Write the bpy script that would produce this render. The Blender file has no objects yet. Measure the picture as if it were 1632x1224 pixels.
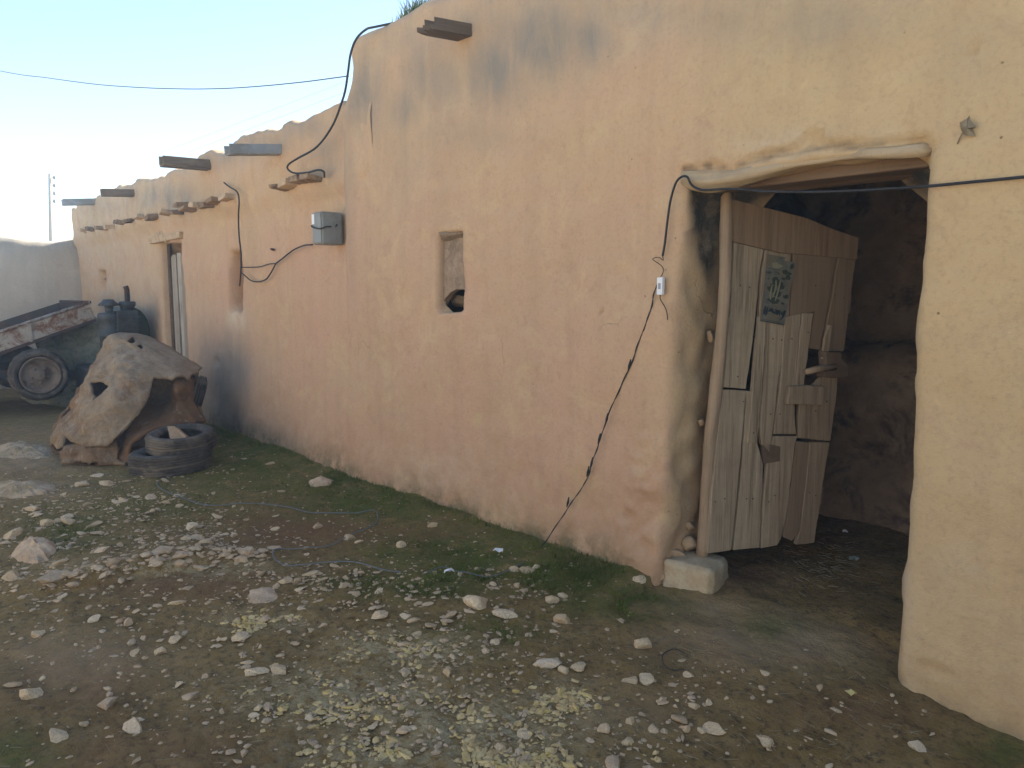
import bpy, math, random
import numpy as np
from mathutils import Vector, Matrix, noise
from mathutils.geometry import delaunay_2d_cdt

random.seed(7)
C = bpy.context.scene.collection
R = math.radians
HAZE = .005

# ------------------------------------------------------------------ camera geometry
CAM = Vector((0.0, -3.12, 1.55))
YAW, PITCH, FPX = R(47.6), R(6.9), 1180.0
_F = Vector((-math.sin(YAW) * math.cos(PITCH), math.cos(YAW) * math.cos(PITCH), -math.sin(PITCH)))
_R = Vector((math.cos(YAW), math.sin(YAW), 0.0))
_D = -(_R.cross(_F))

def ray(px, py):
    return _F + _R * ((px - 816) / FPX) + _D * ((py - 612) / FPX)
def on_y(px, py, Y=0.0):
    d = ray(px, py); return CAM + d * ((Y - CAM.y) / d.y)
def on_x(px, py, X):
    d = ray(px, py); return CAM + d * ((X - CAM.x) / d.x)
def on_z(px, py, Z=0.0):
    d = ray(px, py); return CAM + d * ((Z - CAM.z) / d.z)
def on_t(px, py, t):
    return CAM + ray(px, py) * t
def on_plane(px, py, P, N):
    d = ray(px, py); return CAM + d * ((P - CAM).dot(N) / d.dot(N))
def depth_of(p):
    return (Vector(p) - CAM).dot(_F)
def project(P):
    """array (n,3) -> px, py, depth in the pixels of the photograph"""
    V = np.asarray(P, float) - np.array(CAM)
    t = V @ np.array(_F)
    tt = np.where(t > 0.05, t, 0.05)
    return 816 + FPX * (V @ np.array(_R)) / tt, 612 + FPX * (V @ np.array(_D)) / tt, t

# ------------------------------------------------------------------ small numeric helpers
def fbm(P, s, octv=3, seed=0.0):
    o = Vector((seed * 13.1, seed * 7.7, seed * 3.3))
    f = noise.fractal
    return np.array([f(Vector(p) * s + o, 0.9, 2.1, octv) for p in P])
def pn(p, s, seed=0.0):
    return noise.noise(Vector(p) * s + Vector((seed * 13.1, seed * 7.7, seed * 3.3)))
def sstep(a, b, x):
    t = np.clip((x - a) / (b - a), 0, 1); return t * t * (3 - 2 * t)
def blobs(px, py, lst):
    out = np.zeros_like(px)
    for cx, cy, rx, ry, s in lst:
        q = ((px - cx) / rx) ** 2 + ((py - cy) / ry) ** 2
        out = np.maximum(out, s * np.exp(-q))
    return out
def poly_sdf(X, Z, poly):
    n = len(poly); best = np.full(X.shape, 1e9); nx = X.copy(); nz = Z.copy()
    inside = np.zeros(X.shape, bool)
    for i in range(n):
        ax, az = poly[i]; bx, bz = poly[(i + 1) % n]
        ex, ez = bx - ax, bz - az
        t = np.clip(((X - ax) * ex + (Z - az) * ez) / (ex * ex + ez * ez + 1e-12), 0, 1)
        qx, qz = ax + t * ex, az + t * ez
        d = np.hypot(X - qx, Z - qz)
        m = d < best
        best = np.where(m, d, best); nx = np.where(m, qx, nx); nz = np.where(m, qz, nz)
        c = ((az > Z) != (bz > Z))
        with np.errstate(divide='ignore', invalid='ignore'):
            xi = ex * (Z - az) / (ez if abs(ez) > 1e-9 else 1e-9) + ax
        inside ^= c & (X < xi)
    return np.where(inside, -best, best), nx, nz
def resample(pts, n=8):
    pts = [Vector(p) for p in pts]
    if len(pts) < 3: return pts
    P = [pts[0] * 2 - pts[1]] + pts + [pts[-1] * 2 - pts[-2]]
    out = []
    for i in range(1, len(P) - 2):
        a, b, c, d = P[i - 1:i + 3]
        for k in range(n):
            t = k / n
            out.append(0.5 * ((2 * b) + (c - a) * t + (2 * a - 5 * b + 4 * c - d) * t * t + (3 * b - a - 3 * c + d) * t ** 3))
    out.append(pts[-1])
    return out

# ------------------------------------------------------------------ mesh builder
class MB:
    def __init__(s): s.v = []; s.f = []; s.mi = []; s.tint = []; s.m = 0; s.t = 0.5
    def add(s, vs, fs):
        o = len(s.v); s.v += [tuple(v) for v in vs]
        for f in fs: s.f.append(tuple(i + o for i in f)); s.mi.append(s.m); s.tint.append(s.t)
        return s
    def box(s, c, size, rot=None, jit=0.0, seed=0):
        rot = rot or Matrix.Identity(3); c = Vector(c); vs = []
        rnd = random.Random(seed)
        for z in (-.5, .5):
            for y in (-.5, .5):
                for x in (-.5, .5):
                    p = Vector((x * size[0], y * size[1], z * size[2]))
                    p += Vector([rnd.uniform(-jit, jit) for _ in range(3)])
                    vs.append(c + rot @ p)
        return s.add(vs, [(0, 2, 3, 1), (4, 5, 7, 6), (0, 1, 5, 4), (2, 6, 7, 3), (0, 4, 6, 2), (1, 3, 7, 5)])
    def prism(s, pts, ext):
        pts = [Vector(p) for p in pts]; ext = Vector(ext); n = len(pts)
        return s.add(pts + [p + ext for p in pts],
                     [tuple(range(n)), tuple(range(2 * n - 1, n - 1, -1))] + [(i, i + n, (i + 1) % n + n, (i + 1) % n) for i in range(n)])
    def tube(s, pts, r, n=8, cap=True, wob=0.0, seed=0, flat=None):
        pts = [Vector(p) for p in pts]; rs = r if isinstance(r, (list, tuple)) else [r] * len(pts)
        vs, fs = [], []; up = None
        for i, p in enumerate(pts):
            d = (pts[min(i + 1, len(pts) - 1)] - pts[max(i - 1, 0)])
            d = d.normalized() if d.length > 1e-9 else Vector((0, 0, 1))
            if up is None:
                up = Vector((0, 0, 1)) if abs(d.z) < .9 else Vector((1, 0, 0))
            a = d.cross(up)
            a = a.normalized() if a.length > 1e-6 else d.orthogonal().normalized()
            b = a.cross(d).normalized(); up = b
            for k in range(n):
                an = 2 * math.pi * k / n
                rr = rs[i] * (1 + (wob * pn((p.x * 3 + math.cos(an), p.y * 3 + math.sin(an), p.z * 3), 1.7, seed) if wob else 0))
                vs.append(p + a * math.cos(an) * rr + b * math.sin(an) * rr)
        for i in range(len(pts) - 1):
            for k in range(n):
                k2 = (k + 1) % n
                fs.append((i * n + k, i * n + k2, (i + 1) * n + k2, (i + 1) * n + k))
        if cap:
            fs.append(tuple(range(n - 1, -1, -1))); fs.append(tuple(range((len(pts) - 1) * n, len(pts) * n)))
        return s.add(vs, fs)
    def lathe(s, prof, n=32, M=None, closed=False, wob=0.0):
        M = M or Matrix.Identity(4); vs, fs = [], []; m = len(prof)
        for k in range(n):
            a = 2 * math.pi * k / n
            for (r, z) in prof:
                vs.append(M @ Vector((r * math.cos(a), r * math.sin(a), z)))
        for k in range(n):
            k2 = (k + 1) % n
            for i in range(m if closed else m - 1):
                j = (i + 1) % m
                fs.append((k * m + i, k2 * m + i, k2 * m + j, k * m + j))
        return s.add(vs, fs)
    def build(s, name, mat, parent=None, smooth=False, loc=None, bevel=0.0, bseg=2, solid=0.0):
        me = bpy.data.meshes.new(name)
        L = Vector(loc) if loc is not None else Vector((0, 0, 0))
        me.from_pydata([tuple(Vector(v) - L) for v in s.v], [], s.f)
        mats = mat if isinstance(mat, (list, tuple)) else [mat]
        for m in mats: me.materials.append(m)
        if len(mats) > 1: me.polygons.foreach_set('material_index', s.mi)
        at = me.attributes.new('tint', 'FLOAT', 'FACE'); at.data.foreach_set('value', [float(t) for t in s.tint])
        me.update(); me.validate()
        import bmesh
        bm = bmesh.new(); bm.from_mesh(me); bmesh.ops.recalc_face_normals(bm, faces=bm.faces); bm.to_mesh(me); bm.free()
        if smooth: me.polygons.foreach_set('use_smooth', [True] * len(me.polygons))
        o = bpy.data.objects.new(name, me); C.objects.link(o); o.location = L
        if parent is not None:
            setpar(o, parent)
        if solid:
            md = o.modifiers.new('thick', 'SOLIDIFY'); md.thickness = solid; md.offset = 0
        if bevel:
            md = o.modifiers.new('bev', 'BEVEL'); md.width = bevel; md.segments = bseg; md.limit_method = 'ANGLE'; md.angle_limit = R(40)
        return o

def world_of(o):
    p = Vector(o.location)
    q = o.parent
    if q is not None: p = Vector(o.location)   # parents' inverse keeps children in world coordinates
    return p
def setpar(o, parent):
    o.parent = parent
    chain = []; q = parent
    o.matrix_parent_inverse = Matrix.Translation(-Vector(parent['wl'] if 'wl' in parent else (0, 0, 0)))
def raw_mesh(name, V, Fs, mat, parent=None, smooth=True, attrs=None):
    me = bpy.data.meshes.new(name)
    me.from_pydata([tuple(v) for v in V], [], [tuple(f) for f in Fs])
    me.materials.append(mat)
    for k, a in (attrs or {}).items():
        at = me.attributes.new(k, 'FLOAT', 'POINT'); at.data.foreach_set('value', np.asarray(a, dtype=np.float32))
    me.update()
    if smooth: me.polygons.foreach_set('use_smooth', [True] * len(me.polygons))
    o = bpy.data.objects.new(name, me); C.objects.link(o)
    if parent is not None: setpar(o, parent)
    return o
def tag(o, label=None, cat=None, group=None, kind=None):
    if label: o['label'] = label
    if cat: o['category'] = cat
    if group: o['group'] = group
    if kind: o['kind'] = kind
    return o
def thing(name, label, cat, loc=(0, 0, 0), group=None):
    o = bpy.data.objects.new(name, None); C.objects.link(o); o.location = loc; o['wl'] = tuple(loc)
    o.empty_display_size = .2
    return tag(o, label, cat, group)

# ------------------------------------------------------------------ materials
class NT:
    def __init__(s, name):
        s.mat = bpy.data.materials.new(name); s.mat.use_nodes = True; s.t = s.mat.node_tree
        s.n = s.t.nodes; s.b = s.n['Principled BSDF']; s.b.inputs['Specular IOR Level'].default_value = 0.25
        s.tc = s.n.new('ShaderNodeTexCoord')
    def l(s, a, b): s.t.links.new(a, b)
    def vec(s, scale=(1, 1, 1), rot=(0, 0, 0), src='Object'):
        m = s.n.new('ShaderNodeMapping'); m.inputs['Scale'].default_value = scale; m.inputs['Rotation'].default_value = rot
        s.l(s.tc.outputs[src], m.inputs['Vector']); return m.outputs['Vector']
    def noise(s, scale, detail=5, rough=.6, vec=None, dist=0.0):
        k = s.n.new('ShaderNodeTexNoise'); k.inputs['Scale'].default_value = scale; k.inputs['Detail'].default_value = detail
        k.inputs['Roughness'].default_value = rough; k.inputs['Distortion'].default_value = dist
        s.l(vec if vec is not None else s.tc.outputs['Object'], k.inputs['Vector']); return k.outputs['Fac']
    def voro(s, scale, feature='F1', vec=None, out='Distance'):
        k = s.n.new('ShaderNodeTexVoronoi'); k.feature = feature; k.inputs['Scale'].default_value = scale
        s.l(vec if vec is not None else s.tc.outputs['Object'], k.inputs['Vector']); return k.outputs[out]
    def ramp(s, fac, stops):
        r = s.n.new('ShaderNodeValToRGB'); e = r.color_ramp.elements
        while len(e) < len(stops): e.new(0.5)
        for q, (p, c) in zip(e, stops):
            q.position = p; q.color = (c, c, c, 1) if isinstance(c, (int, float)) else (*c, 1)
        s.l(fac, r.inputs['Fac']); return r.outputs['Color']
    def mix(s, fac, a, b, mode='MIX'):
        m = s.n.new('ShaderNodeMix'); m.data_type = 'RGBA'; m.blend_type = mode
        for sock, v in ((m.inputs['Factor'], fac), (m.inputs['A'], a), (m.inputs['B'], b)):
            if isinstance(v, (int, float)): sock.default_value = v
            elif isinstance(v, tuple): sock.default_value = (*v, 1)
            else: s.l(v, sock)
        # colour sockets of the RGBA mix
        return m
    def mixc(s, fac, a, b, mode='MIX'):
        m = s.n.new('ShaderNodeMix'); m.data_type = 'RGBA'; m.blend_type = mode; m.clamp_factor = True
        I = [i for i in m.inputs if i.type == 'RGBA']; Fk = [i for i in m.inputs if i.name == 'Factor' and i.type == 'VALUE'][0]
        for sock, v in ((Fk, fac), (I[0], a), (I[1], b)):
            if isinstance(v, (int, float)): sock.default_value = v
            elif isinstance(v, tuple): sock.default_value = (*v, 1)
            else: s.l(v, sock)
        return [o for o in m.outputs if o.type == 'RGBA'][0]
    def math(s, op, a, b=0.0, clamp=False):
        m = s.n.new('ShaderNodeMath'); m.operation = op; m.use_clamp = clamp
        for sock, v in ((m.inputs[0], a), (m.inputs[1], b)):
            if isinstance(v, (int, float)): sock.default_value = v
            else: s.l(v, sock)
        return m.outputs[0]
    def attr(s, name):
        a = s.n.new('ShaderNodeAttribute'); a.attribute_name = name; return a.outputs['Fac']
    def objrand(s):
        return s.n.new('ShaderNodeObjectInfo').outputs['Random']
    def bump(s, h, strength=.3, dist=.01, prev=None):
        b = s.n.new('ShaderNodeBump'); b.inputs['Strength'].default_value = strength; b.inputs['Distance'].default_value = dist
        s.l(h, b.inputs['Height'])
        if prev is not None: s.l(prev, b.inputs['Normal'])
        s.l(b.outputs['Normal'], s.b.inputs['Normal']); return b.outputs['Normal']
    def out(s, col, rough=.9):
        if isinstance(col, tuple): s.b.inputs['Base Color'].default_value = (*col, 1)
        else: s.l(col, s.b.inputs['Base Color'])
        if isinstance(rough, (int, float)): s.b.inputs['Roughness'].default_value = rough
        else: s.l(rough, s.b.inputs['Roughness'])
        return s.mat

def simple(name, a, b, scale=8, rough=.8, bump=.2, bscale=60, bdist=.004, metal=0.0, c=None, cscale=2.5):
    t = NT(name)
    col = t.ramp(t.noise(scale, 6, .65), [(.33, a), (.67, b)])
    if c: col = t.mixc(t.ramp(t.noise(cscale, 7, .7, dist=.5), [(.48, 0.0), (.6, 1.0)]), col, c)
    t.b.inputs['Metallic'].default_value = metal
    if bump: t.bump(t.noise(bscale, 5, .7), bump, bdist)
    return t.out(col, rough)

def wall_mat(name, base, pink, yellow, grey):
    t = NT(name)
    n1 = t.noise(.9, 6, .6, dist=.4)
    col = t.mixc(t.ramp(n1, [(.38, 0.0), (.62, 1.0)]), base, pink)
    col = t.mixc(t.attr('warm'), col, yellow)
    # rain-washed vertical streaks
    st = t.noise(1.0, 5, .6, t.vec((5.5, 5.5, .35)), .6)
    col = t.mixc(t.math('MULTIPLY', t.ramp(st, [(.45, 0.0), (.75, 1.0)]), .38), col, tuple(x * .76 for x in base))
    # patches of another plaster coat
    pt = t.noise(2.6, 8, .68, dist=.8)
    col = t.mixc(t.math('MULTIPLY', t.ramp(pt, [(.53, 0.0), (.62, 1.0)]), .3), col, tuple(min(1, x * 1.15) for x in yellow))
    pt2 = t.noise(5.5, 8, .7, t.vec((1, 1, 1), (.3, .8, .2)), .5)
    col = t.mixc(t.math('MULTIPLY', t.ramp(pt2, [(.55, 0.0), (.70, 1.0)]), .4), col, tuple(x * .78 for x in pink))
    # fine straw and grit
    g = t.noise(48, 5, .75)
    col = t.mixc(t.ramp(g, [(.3, .30), (.5, 0.0), (1.0, 0.0)]), col, tuple(x * .55 for x in base))
    g2 = t.noise(95, 3, .7)
    col = t.mixc(t.ramp(g2, [(.62, 0.0), (.8, .35)]), col, tuple(min(1, x * 1.4) for x in base))
    pv_ = t.voro(13); pg = t.noise(1.7, 4, .7)
    pit = t.math('MULTIPLY', t.ramp(pv_, [(.035, 1.0), (.075, 0.0)]), t.ramp(pg, [(.52, 0.0), (.6, 1.0)]))
    col = t.mixc(t.math('MULTIPLY', pit, .75), col, tuple(x * .35 for x in base))
    blot = t.noise(13, 7, .75, t.vec((1, 1, .7), (.5, .2, .9)), .4)
    col = t.mixc(t.ramp(blot, [(.30, .35), (.45, 0.0), (1, 0.0)]), col, tuple(x * .68 for x in base))
    col = t.mixc(t.ramp(blot, [(.60, 0.0), (.75, .35)]), col, tuple(min(1, x * 1.22) for x in yellow))
    ft_ = t.math('MULTIPLY', t.attr('foot'), t.ramp(t.noise(4.5, 8, .72, dist=.5), [(.36, .0), (.6, 1.0)]), True)
    col = t.mixc(t.math('MULTIPLY', ft_, .7), col, (base[0] * .78, base[1] * .66, base[2] * .58))
    dv = t.n.new('ShaderNodeVectorMath'); dv.operation = 'ADD'
    nz_ = t.n.new('ShaderNodeTexNoise'); nz_.inputs['Scale'].default_value = 5; nz_.inputs['Detail'].default_value = 6
    t.l(t.tc.outputs['Object'], nz_.inputs['Vector']); sc_ = t.n.new('ShaderNodeVectorMath'); sc_.operation = 'SCALE'; sc_.inputs['Scale'].default_value = .35
    t.l(nz_.outputs['Color'], sc_.inputs[0]); t.l(t.tc.outputs['Object'], dv.inputs[0]); t.l(sc_.outputs[0], dv.inputs[1])
    ck_ = t.voro(1.15, 'DISTANCE_TO_EDGE', dv.outputs[0])
    crk = t.math('MULTIPLY', t.ramp(ck_, [(.0, 1.0), (.0045, 0.0)]), t.ramp(t.noise(1.1, 3, .6, t.vec((1, 1, 1), (.7, .1, .4))), [(.60, 0.0), (.68, 1.0)]))
    col = t.mixc(t.math('MULTIPLY', crk, .32), col, tuple(x * .3 for x in base))
    # stains
    sn = t.noise(3.2, 7, .7, t.vec((1.6, 1.6, .55)), .6)
    sf = t.math('MULTIPLY', t.attr('stain'), t.ramp(sn, [(.25, .35), (.65, 1.25)]), True)
    col = t.mixc(sf, col, grey)
    so = t.math('MULTIPLY', t.attr('soot_shade'), t.ramp(t.noise(9, 6, .7), [(.3, .6), (.6, 1.1)]), True)  # real soot and painted shade share this mask
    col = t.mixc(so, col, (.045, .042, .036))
    mo = t.math('MULTIPLY', t.attr('moss'), t.ramp(t.noise(7, 7, .72), [(.35, .0), (.6, 1.1)]), True)
    col = t.mixc(mo, col, (.15, .125, .065))
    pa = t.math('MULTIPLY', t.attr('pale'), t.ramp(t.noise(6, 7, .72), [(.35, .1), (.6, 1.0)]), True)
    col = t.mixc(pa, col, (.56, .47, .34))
    # damp scuffs low down
    h = t.bump(t.noise(5, 8, .62), .2, .03)
    h = t.bump(t.noise(30, 7, .75), .6, .010, h)
    h = t.bump(t.math('SUBTRACT', 1.0, t.math('MAXIMUM', pit, crk)), .6, .012, h)
    t.bump(t.noise(150, 3, .7), .4, .003, h)
    return t.out(col, .95)

M = {}
M['plaster'] = wall_mat('mud_plaster', (.50, .335, .205), (.52, .325, .21), (.51, .37, .20), (.25, .215, .17))
M['plaster_far'] = wall_mat('mud_plaster_far', (.48, .335, .215), (.50, .33, .23), (.51, .39, .24), (.26, .235, .20))
M['old_plaster'] = wall_mat('old_grey_plaster', (.46, .41, .34), (.44, .39, .33), (.50, .44, .36), (.30, .28, .25))
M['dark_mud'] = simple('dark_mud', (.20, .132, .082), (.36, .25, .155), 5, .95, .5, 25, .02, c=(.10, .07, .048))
M['niche_mud'] = simple('niche_mud', (.24, .17, .115), (.36, .26, .175), 14, .95, .6, 40, .012, c=(.2, .15, .105), cscale=9)
M['stone'] = None

def ground_mat():
    t = NT('yard_dirt')
    n = t.noise(1.6, 8, .65, dist=.5)
    col = t.ramp(n, [(.3, (.160, .096, .028)), (.5, (.215, .136, .042)), (.72, (.28, .185, .066))])
    n2 = t.noise(9, 8, .72)
    col = t.mixc(t.ramp(n2, [(.42, 0.0), (.62, .75)]), col, (.30, .20, .078))
    n3 = t.noise(28, 6, .75)
    col = t.mixc(t.ramp(n3, [(.34, .85), (.5, 0.0), (1, 0.0)]), col, (.040, .029, .020))
    col = t.mixc(t.attr('dry'), col, t.ramp(t.noise(4, 7, .7), [(.3, (.40, .28, .17)), (.7, (.54, .41, .26))]))  # paler soil out of view, added to bounce warm light at the facade
    rd = t.math('MULTIPLY', t.attr('red'), t.ramp(t.noise(6, 6, .7), [(.3, .3), (.6, 1.1)]), True)
    col = t.mixc(rd, col, (.185, .092, .040))
    du = t.math('MULTIPLY', t.attr('dust'), t.ramp(t.noise(5, 7, .72), [(.3, .35), (.65, 1.1)]), True)
    col = t.mixc(du, col, (.37, .25, .135))
    mo = t.math('MULTIPLY', t.attr('moss'), t.ramp(t.noise(5.5, 8, .74), [(.36, 0.0), (.52, 1.1)]), True)
    mcol = t.ramp(t.noise(40, 4, .8), [(.3, (.058, .068, .010)), (.6, (.115, .122, .022)), (.8, (.18, .17, .042))])
    col = t.mixc(mo, col, mcol)
    li = t.math('MULTIPLY', t.attr('lichen'), t.ramp(t.noise(17, 8, .78), [(.45, 0.0), (.53, 1.15)]), True)
    lcol = t.ramp(t.noise(30, 5, .8), [(.3, (.20, .145, .06)), (.55, (.40, .32, .17)), (.75, (.50, .42, .26))])
    col = t.mixc(li, col, lcol)
    # tiny pale grit
    v = t.voro(55); gm = t.noise(3.0, 5, .7)
    gm = t.ramp(gm, [(.4, .0), (.65, 1.0)])
    gr = t.math('MULTIPLY', t.ramp(v, [(.08, 1.0), (.2, 0.0)]), gm)
    col = t.mixc(t.math('MULTIPLY', gr, .6), col, (.36, .29, .2))
    v2 = t.voro(130)
    col = t.mixc(t.ramp(v2, [(.07, .5), (.16, 0.0)]), col, (.3, .24, .17))
    h = t.bump(t.noise(11, 8, .7), .6, .03)
    h = t.bump(t.noise(45, 6, .75), .8, .012, h)
    t.bump(t.noise(160, 3, .75), .5, .004, h)
    return t.out(col, .97)
M['ground'] = ground_mat()

def stone_mat(name, a, b, dirt=(.17, .12, .075), lich=None):
    t = NT(name)
    r = t.objrand()
    col = t.mixc(r, a, b)
    col = t.mixc(t.ramp(t.noise(9, 6, .7), [(.42, 0.0), (.68, .85)]), col, dirt)
    if lich: col = t.mixc(t.ramp(t.noise(14, 6, .75), [(.5, 0.0), (.6, .7)]), col, lich)
    col = t.mixc(t.ramp(t.noise(60, 4, .75), [(.3, .45), (.5, 0.0)]), col, tuple(x * .5 for x in a))
    h = t.bump(t.noise(22, 6, .7), .5, .012)
    t.bump(t.noise(110, 4, .7), .35, .003, h)
    return t.out(col, .93)
M['stone'] = stone_mat('pale_limestone', (.52, .38, .22), (.78, .62, .40), (.36, .25, .14))
M['stone_white'] = stone_mat('white_stone', (.64, .53, .38), (.68, .57, .41), (.40, .29, .18))
M['stone_tan'] = stone_mat('tan_stone', (.52, .38, .245), (.56, .42, .275), (.32, .22, .13))
M['stone_wall'] = stone_mat('wall_stone', (.44, .31, .18), (.48, .34, .20), (.34, .23, .135))
M['block'] = stone_mat('block_stone', (.45, .36, .235), (.47, .38, .25), (.36, .25, .13))
M['boulder'] = stone_mat('grey_green_rock', (.19, .20, .155), (.21, .215, .165), (.27, .26, .20), (.10, .11, .07))
M['gravel'] = stone_mat('gravel', (.52, .39, .245), (.56, .42, .265), (.30, .205, .12))
M['gravel_pale'] = stone_mat('gravel_pale', (.60, .46, .22), (.66, .51, .25), (.32, .20, .08), (.52, .38, .11))
M['outcrop'] = stone_mat('outcrop', (.44, .33, .21), (.46, .345, .22), (.27, .19, .11), (.28, .21, .09))

def wood_mat(name, a, b, dark=.45, scale=(38, 38, 1.6)):
    t = NT(name)
    v = t.vec(scale)
    g = t.noise(1.0, 6, .65, v, .6)
    col = t.ramp(g, [(.28, tuple(x * dark for x in a)), (.45, a), (.7, b)])
    col = t.mixc(t.math('MULTIPLY', t.attr('tint'), .9), col, (.165, .108, .062))
    col = t.mixc(t.ramp(t.noise(3.5, 6, .7), [(.45, 0.0), (.75, .6)]), col, (.20, .145, .095))
    col = t.mixc(t.ramp(t.noise(1.0, 4, .8, t.vec((90, 90, 3)), .3), [(.28, .75), (.40, 0.0)]), col, tuple(x * .28 for x in a))
    h = t.bump(g, .5, .008)
    t.bump(t.noise(90, 4, .7), .25, .003, h)
    return t.out(col, .88)
M['wood_grey'] = wood_mat('weathered_grey_wood', (.31, .24, .155), (.47, .38, .26), .36)
M['wood_brown'] = wood_mat('brown_board', (.22, .14, .078), (.34, .23, .14), .38)
M['wood_post'] = wood_mat('peeled_pole', (.42, .305, .195), (.52, .40, .27), .6)
M['wood_lintel'] = wood_mat('lintel_log', (.56, .43, .26), (.64, .51, .33), .75, (2.0, 38, 38))
M['wood_beam'] = wood_mat('dark_beam', (.15, .095, .06), (.21, .14, .09), .6, (2.0, 38, 38))
M['wood_dark'] = wood_mat('old_dark_timber', (.07, .048, .034), (.13, .092, .066), .5, (20, 2, 20))
M['wood_chunk'] = wood_mat('firewood', (.45, .32, .19), (.55, .42, .27), .6, (30, 4, 30))
M['far_door'] = wood_mat('far_door_wood', (.38, .34, .28), (.48, .44, .37), .55)
M['rubber'] = simple('tyre_rubber', (.038, .033, .028), (.085, .072, .058), 9, .8, .3, 70, .003, c=(.15, .125, .095), cscale=4)
M['tyre_dust'] = simple('tyre_groove_dust', (.13, .105, .078), (.19, .155, .115), 12, .95, .2, 60, .003)
M['cable'] = simple('black_cable', (.018, .018, .02), (.03, .03, .032), 20, .55, 0)
M['thin_wire'] = simple('dark_wire', (.035, .03, .027), (.05, .042, .036), 20, .6, 0)
M['twine'] = simple('blue_twine', (.12, .14, .15), (.17, .19, .19), 30, .7, 0)
M['grey_metal'] = simple('galvanised_sheet', (.25, .27, .285), (.33, .35, .365), 5, .5, .1, 40, .003, .25, c=(.20, .195, .18))
M['meter'] = simple('meter_box_paint', (.215, .225, .215), (.25, .26, .25), 6, .5, .05, 50, .002, .1, c=(.20, .195, .175), cscale=6)
M['white_plastic'] = simple('white_plastic', (.66, .67, .68), (.72, .73, .74), 10, .4, 0)
M['rusty_paint'] = simple('rusty_cream_paint', (.30, .265, .22), (.42, .38, .32), 4, .75, .25, 40, .004, .1, c=(.17, .075, .036), cscale=4.5)
M['rust'] = simple('dark_rust', (.045, .030, .024), (.095, .055, .038), 7, .85, .3, 50, .004, .1, c=(.04, .04, .045))
M['rim'] = simple('rusty_rim', (.15, .115, .085), (.24, .19, .145), 6, .85, .25, 50, .003, .1, c=(.12, .075, .05), cscale=7)
M['green_paint'] = simple('old_green_paint', (.020, .042, .026), (.040, .066, .040), 5, .55, .15, 50, .003, .1, c=(.05, .05, .045), cscale=5)
M['oily_metal'] = simple('oily_grey_metal', (.045, .055, .06), (.09, .10, .105), 8, .6, .2, 50, .003, .3, c=(.05, .045, .04), cscale=6)
M['canvas'] = None
M['concrete_pole'] = simple('weathered_pole', (.28, .22, .16), (.34, .27, .2), 3, .9, .1)
M['insulator'] = simple('dark_porcelain', (.05, .035, .03), (.08, .06, .05), 8, .4, 0)
M['leaf_dry'] = simple('dry_leaf', (.17, .135, .085), (.25, .20, .13), 40, .85, .2, 120, .002)
M['leaf_yellow'] = simple('yellow_leaf', (.36, .31, .12), (.44, .38, .17), 40, .8, .1, 120, .002)
M['grass'] = simple('short_grass', (.062, .080, .010), (.15, .165, .028), 3, .9, 0)
M['weed'] = simple('roof_weed_leaf', (.045, .085, .030), (.085, .13, .05), 6, .8, 0)
M['straw'] = simple('straw', (.25, .19, .11), (.36, .29, .17), 20, .9, 0)
M['soil_roof'] = simple('roof_earth', (.20, .15, .10), (.27, .20, .13), 4, .95, .4, 20, .02)

def canvas_mat():
    t = NT('dirty_felt')
    col = t.ramp(t.noise(3.2, 7, .68, dist=.6), [(.3, (.21, .15, .095)), (.5, (.33, .245, .155)), (.7, (.45, .345, .23))])
    col = t.mixc(t.ramp(t.noise(1.6, 6, .7), [(.5, 0.0), (.62, .75)]), col, (.20, .105, .045))
    col = t.mixc(t.math('MULTIPLY', t.attr('rusty'), .85), col, (.17, .085, .034))
    col = t.mixc(t.ramp(t.noise(11, 6, .75), [(.58, 0.0), (.7, .6)]), col, (.52, .44, .33))
    col = t.mixc(t.ramp(t.noise(26, 5, .75), [(.3, .5), (.46, 0.0)]), col, (.07, .055, .04))
    h = t.bump(t.noise(9, 7, .72, dist=.8), .9, .04)
    t.bump(t.noise(45, 6, .78), .8, .012, h)
    return t.out(col, .95)
M['canvas'] = canvas_mat()

# ------------------------------------------------------------------ ground
def gh(x, y):
    """height of the yard"""
    h = .030 * pn((x, y, 0), .7, 1) + .016 * pn((x, y, 0), 2.6, 2)
    # shallow ledge of earth running through the left of the yard
    if -6.5 < x < -2.5 and -3.2 < y < -.8:
        lx0, ly0 = LEDGE[0]; lx1, ly1 = LEDGE[-1]
        dx, dy = lx1 - lx0, ly1 - ly0; L = math.hypot(dx, dy)
        s = ((x - lx0) * dx + (y - ly0) * dy) / L
        d = ((x - lx0) * -dy + (y - ly0) * dx) / L       # + away from the camera
        d += .05 * pn((x, y, 0), 2.2, 9)
        w = max(0, min(1, (s + .2) / .5)) * max(0, min(1, (L + .15 - s) / .6))
        if d > -.12:
            k = min(1, (d + .12) / .14); fall = max(0, 1 - max(0, d) / .9)
            h += .10 * w * (k * k * (3 - 2 * k)) * fall
    # ground heaps up against the wall, bare soil inside the room is a little lower
    if -.5 < y < .1 and x < -2.3: h += .05 * (1 - abs(y) / .5) if y < 0 else .05
    if x > -1.6 and y < .3: h -= .085 * float(sstep(-1.5, -.6, x)) * float(sstep(-1.6, -.5, y))
    if y > -.3: h += .035 * float(sstep(-.3, .5, y)) + .02 * pn((x, y, 0), 3.5, 19) * float(sstep(-.3, .1, y))
    return h
_a = on_z(60, 945); _b = on_z(240, 893); _c = on_z(425, 888)
LEDGE = [(_a.x, _a.y), (_c.x, _c.y)]

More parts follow.
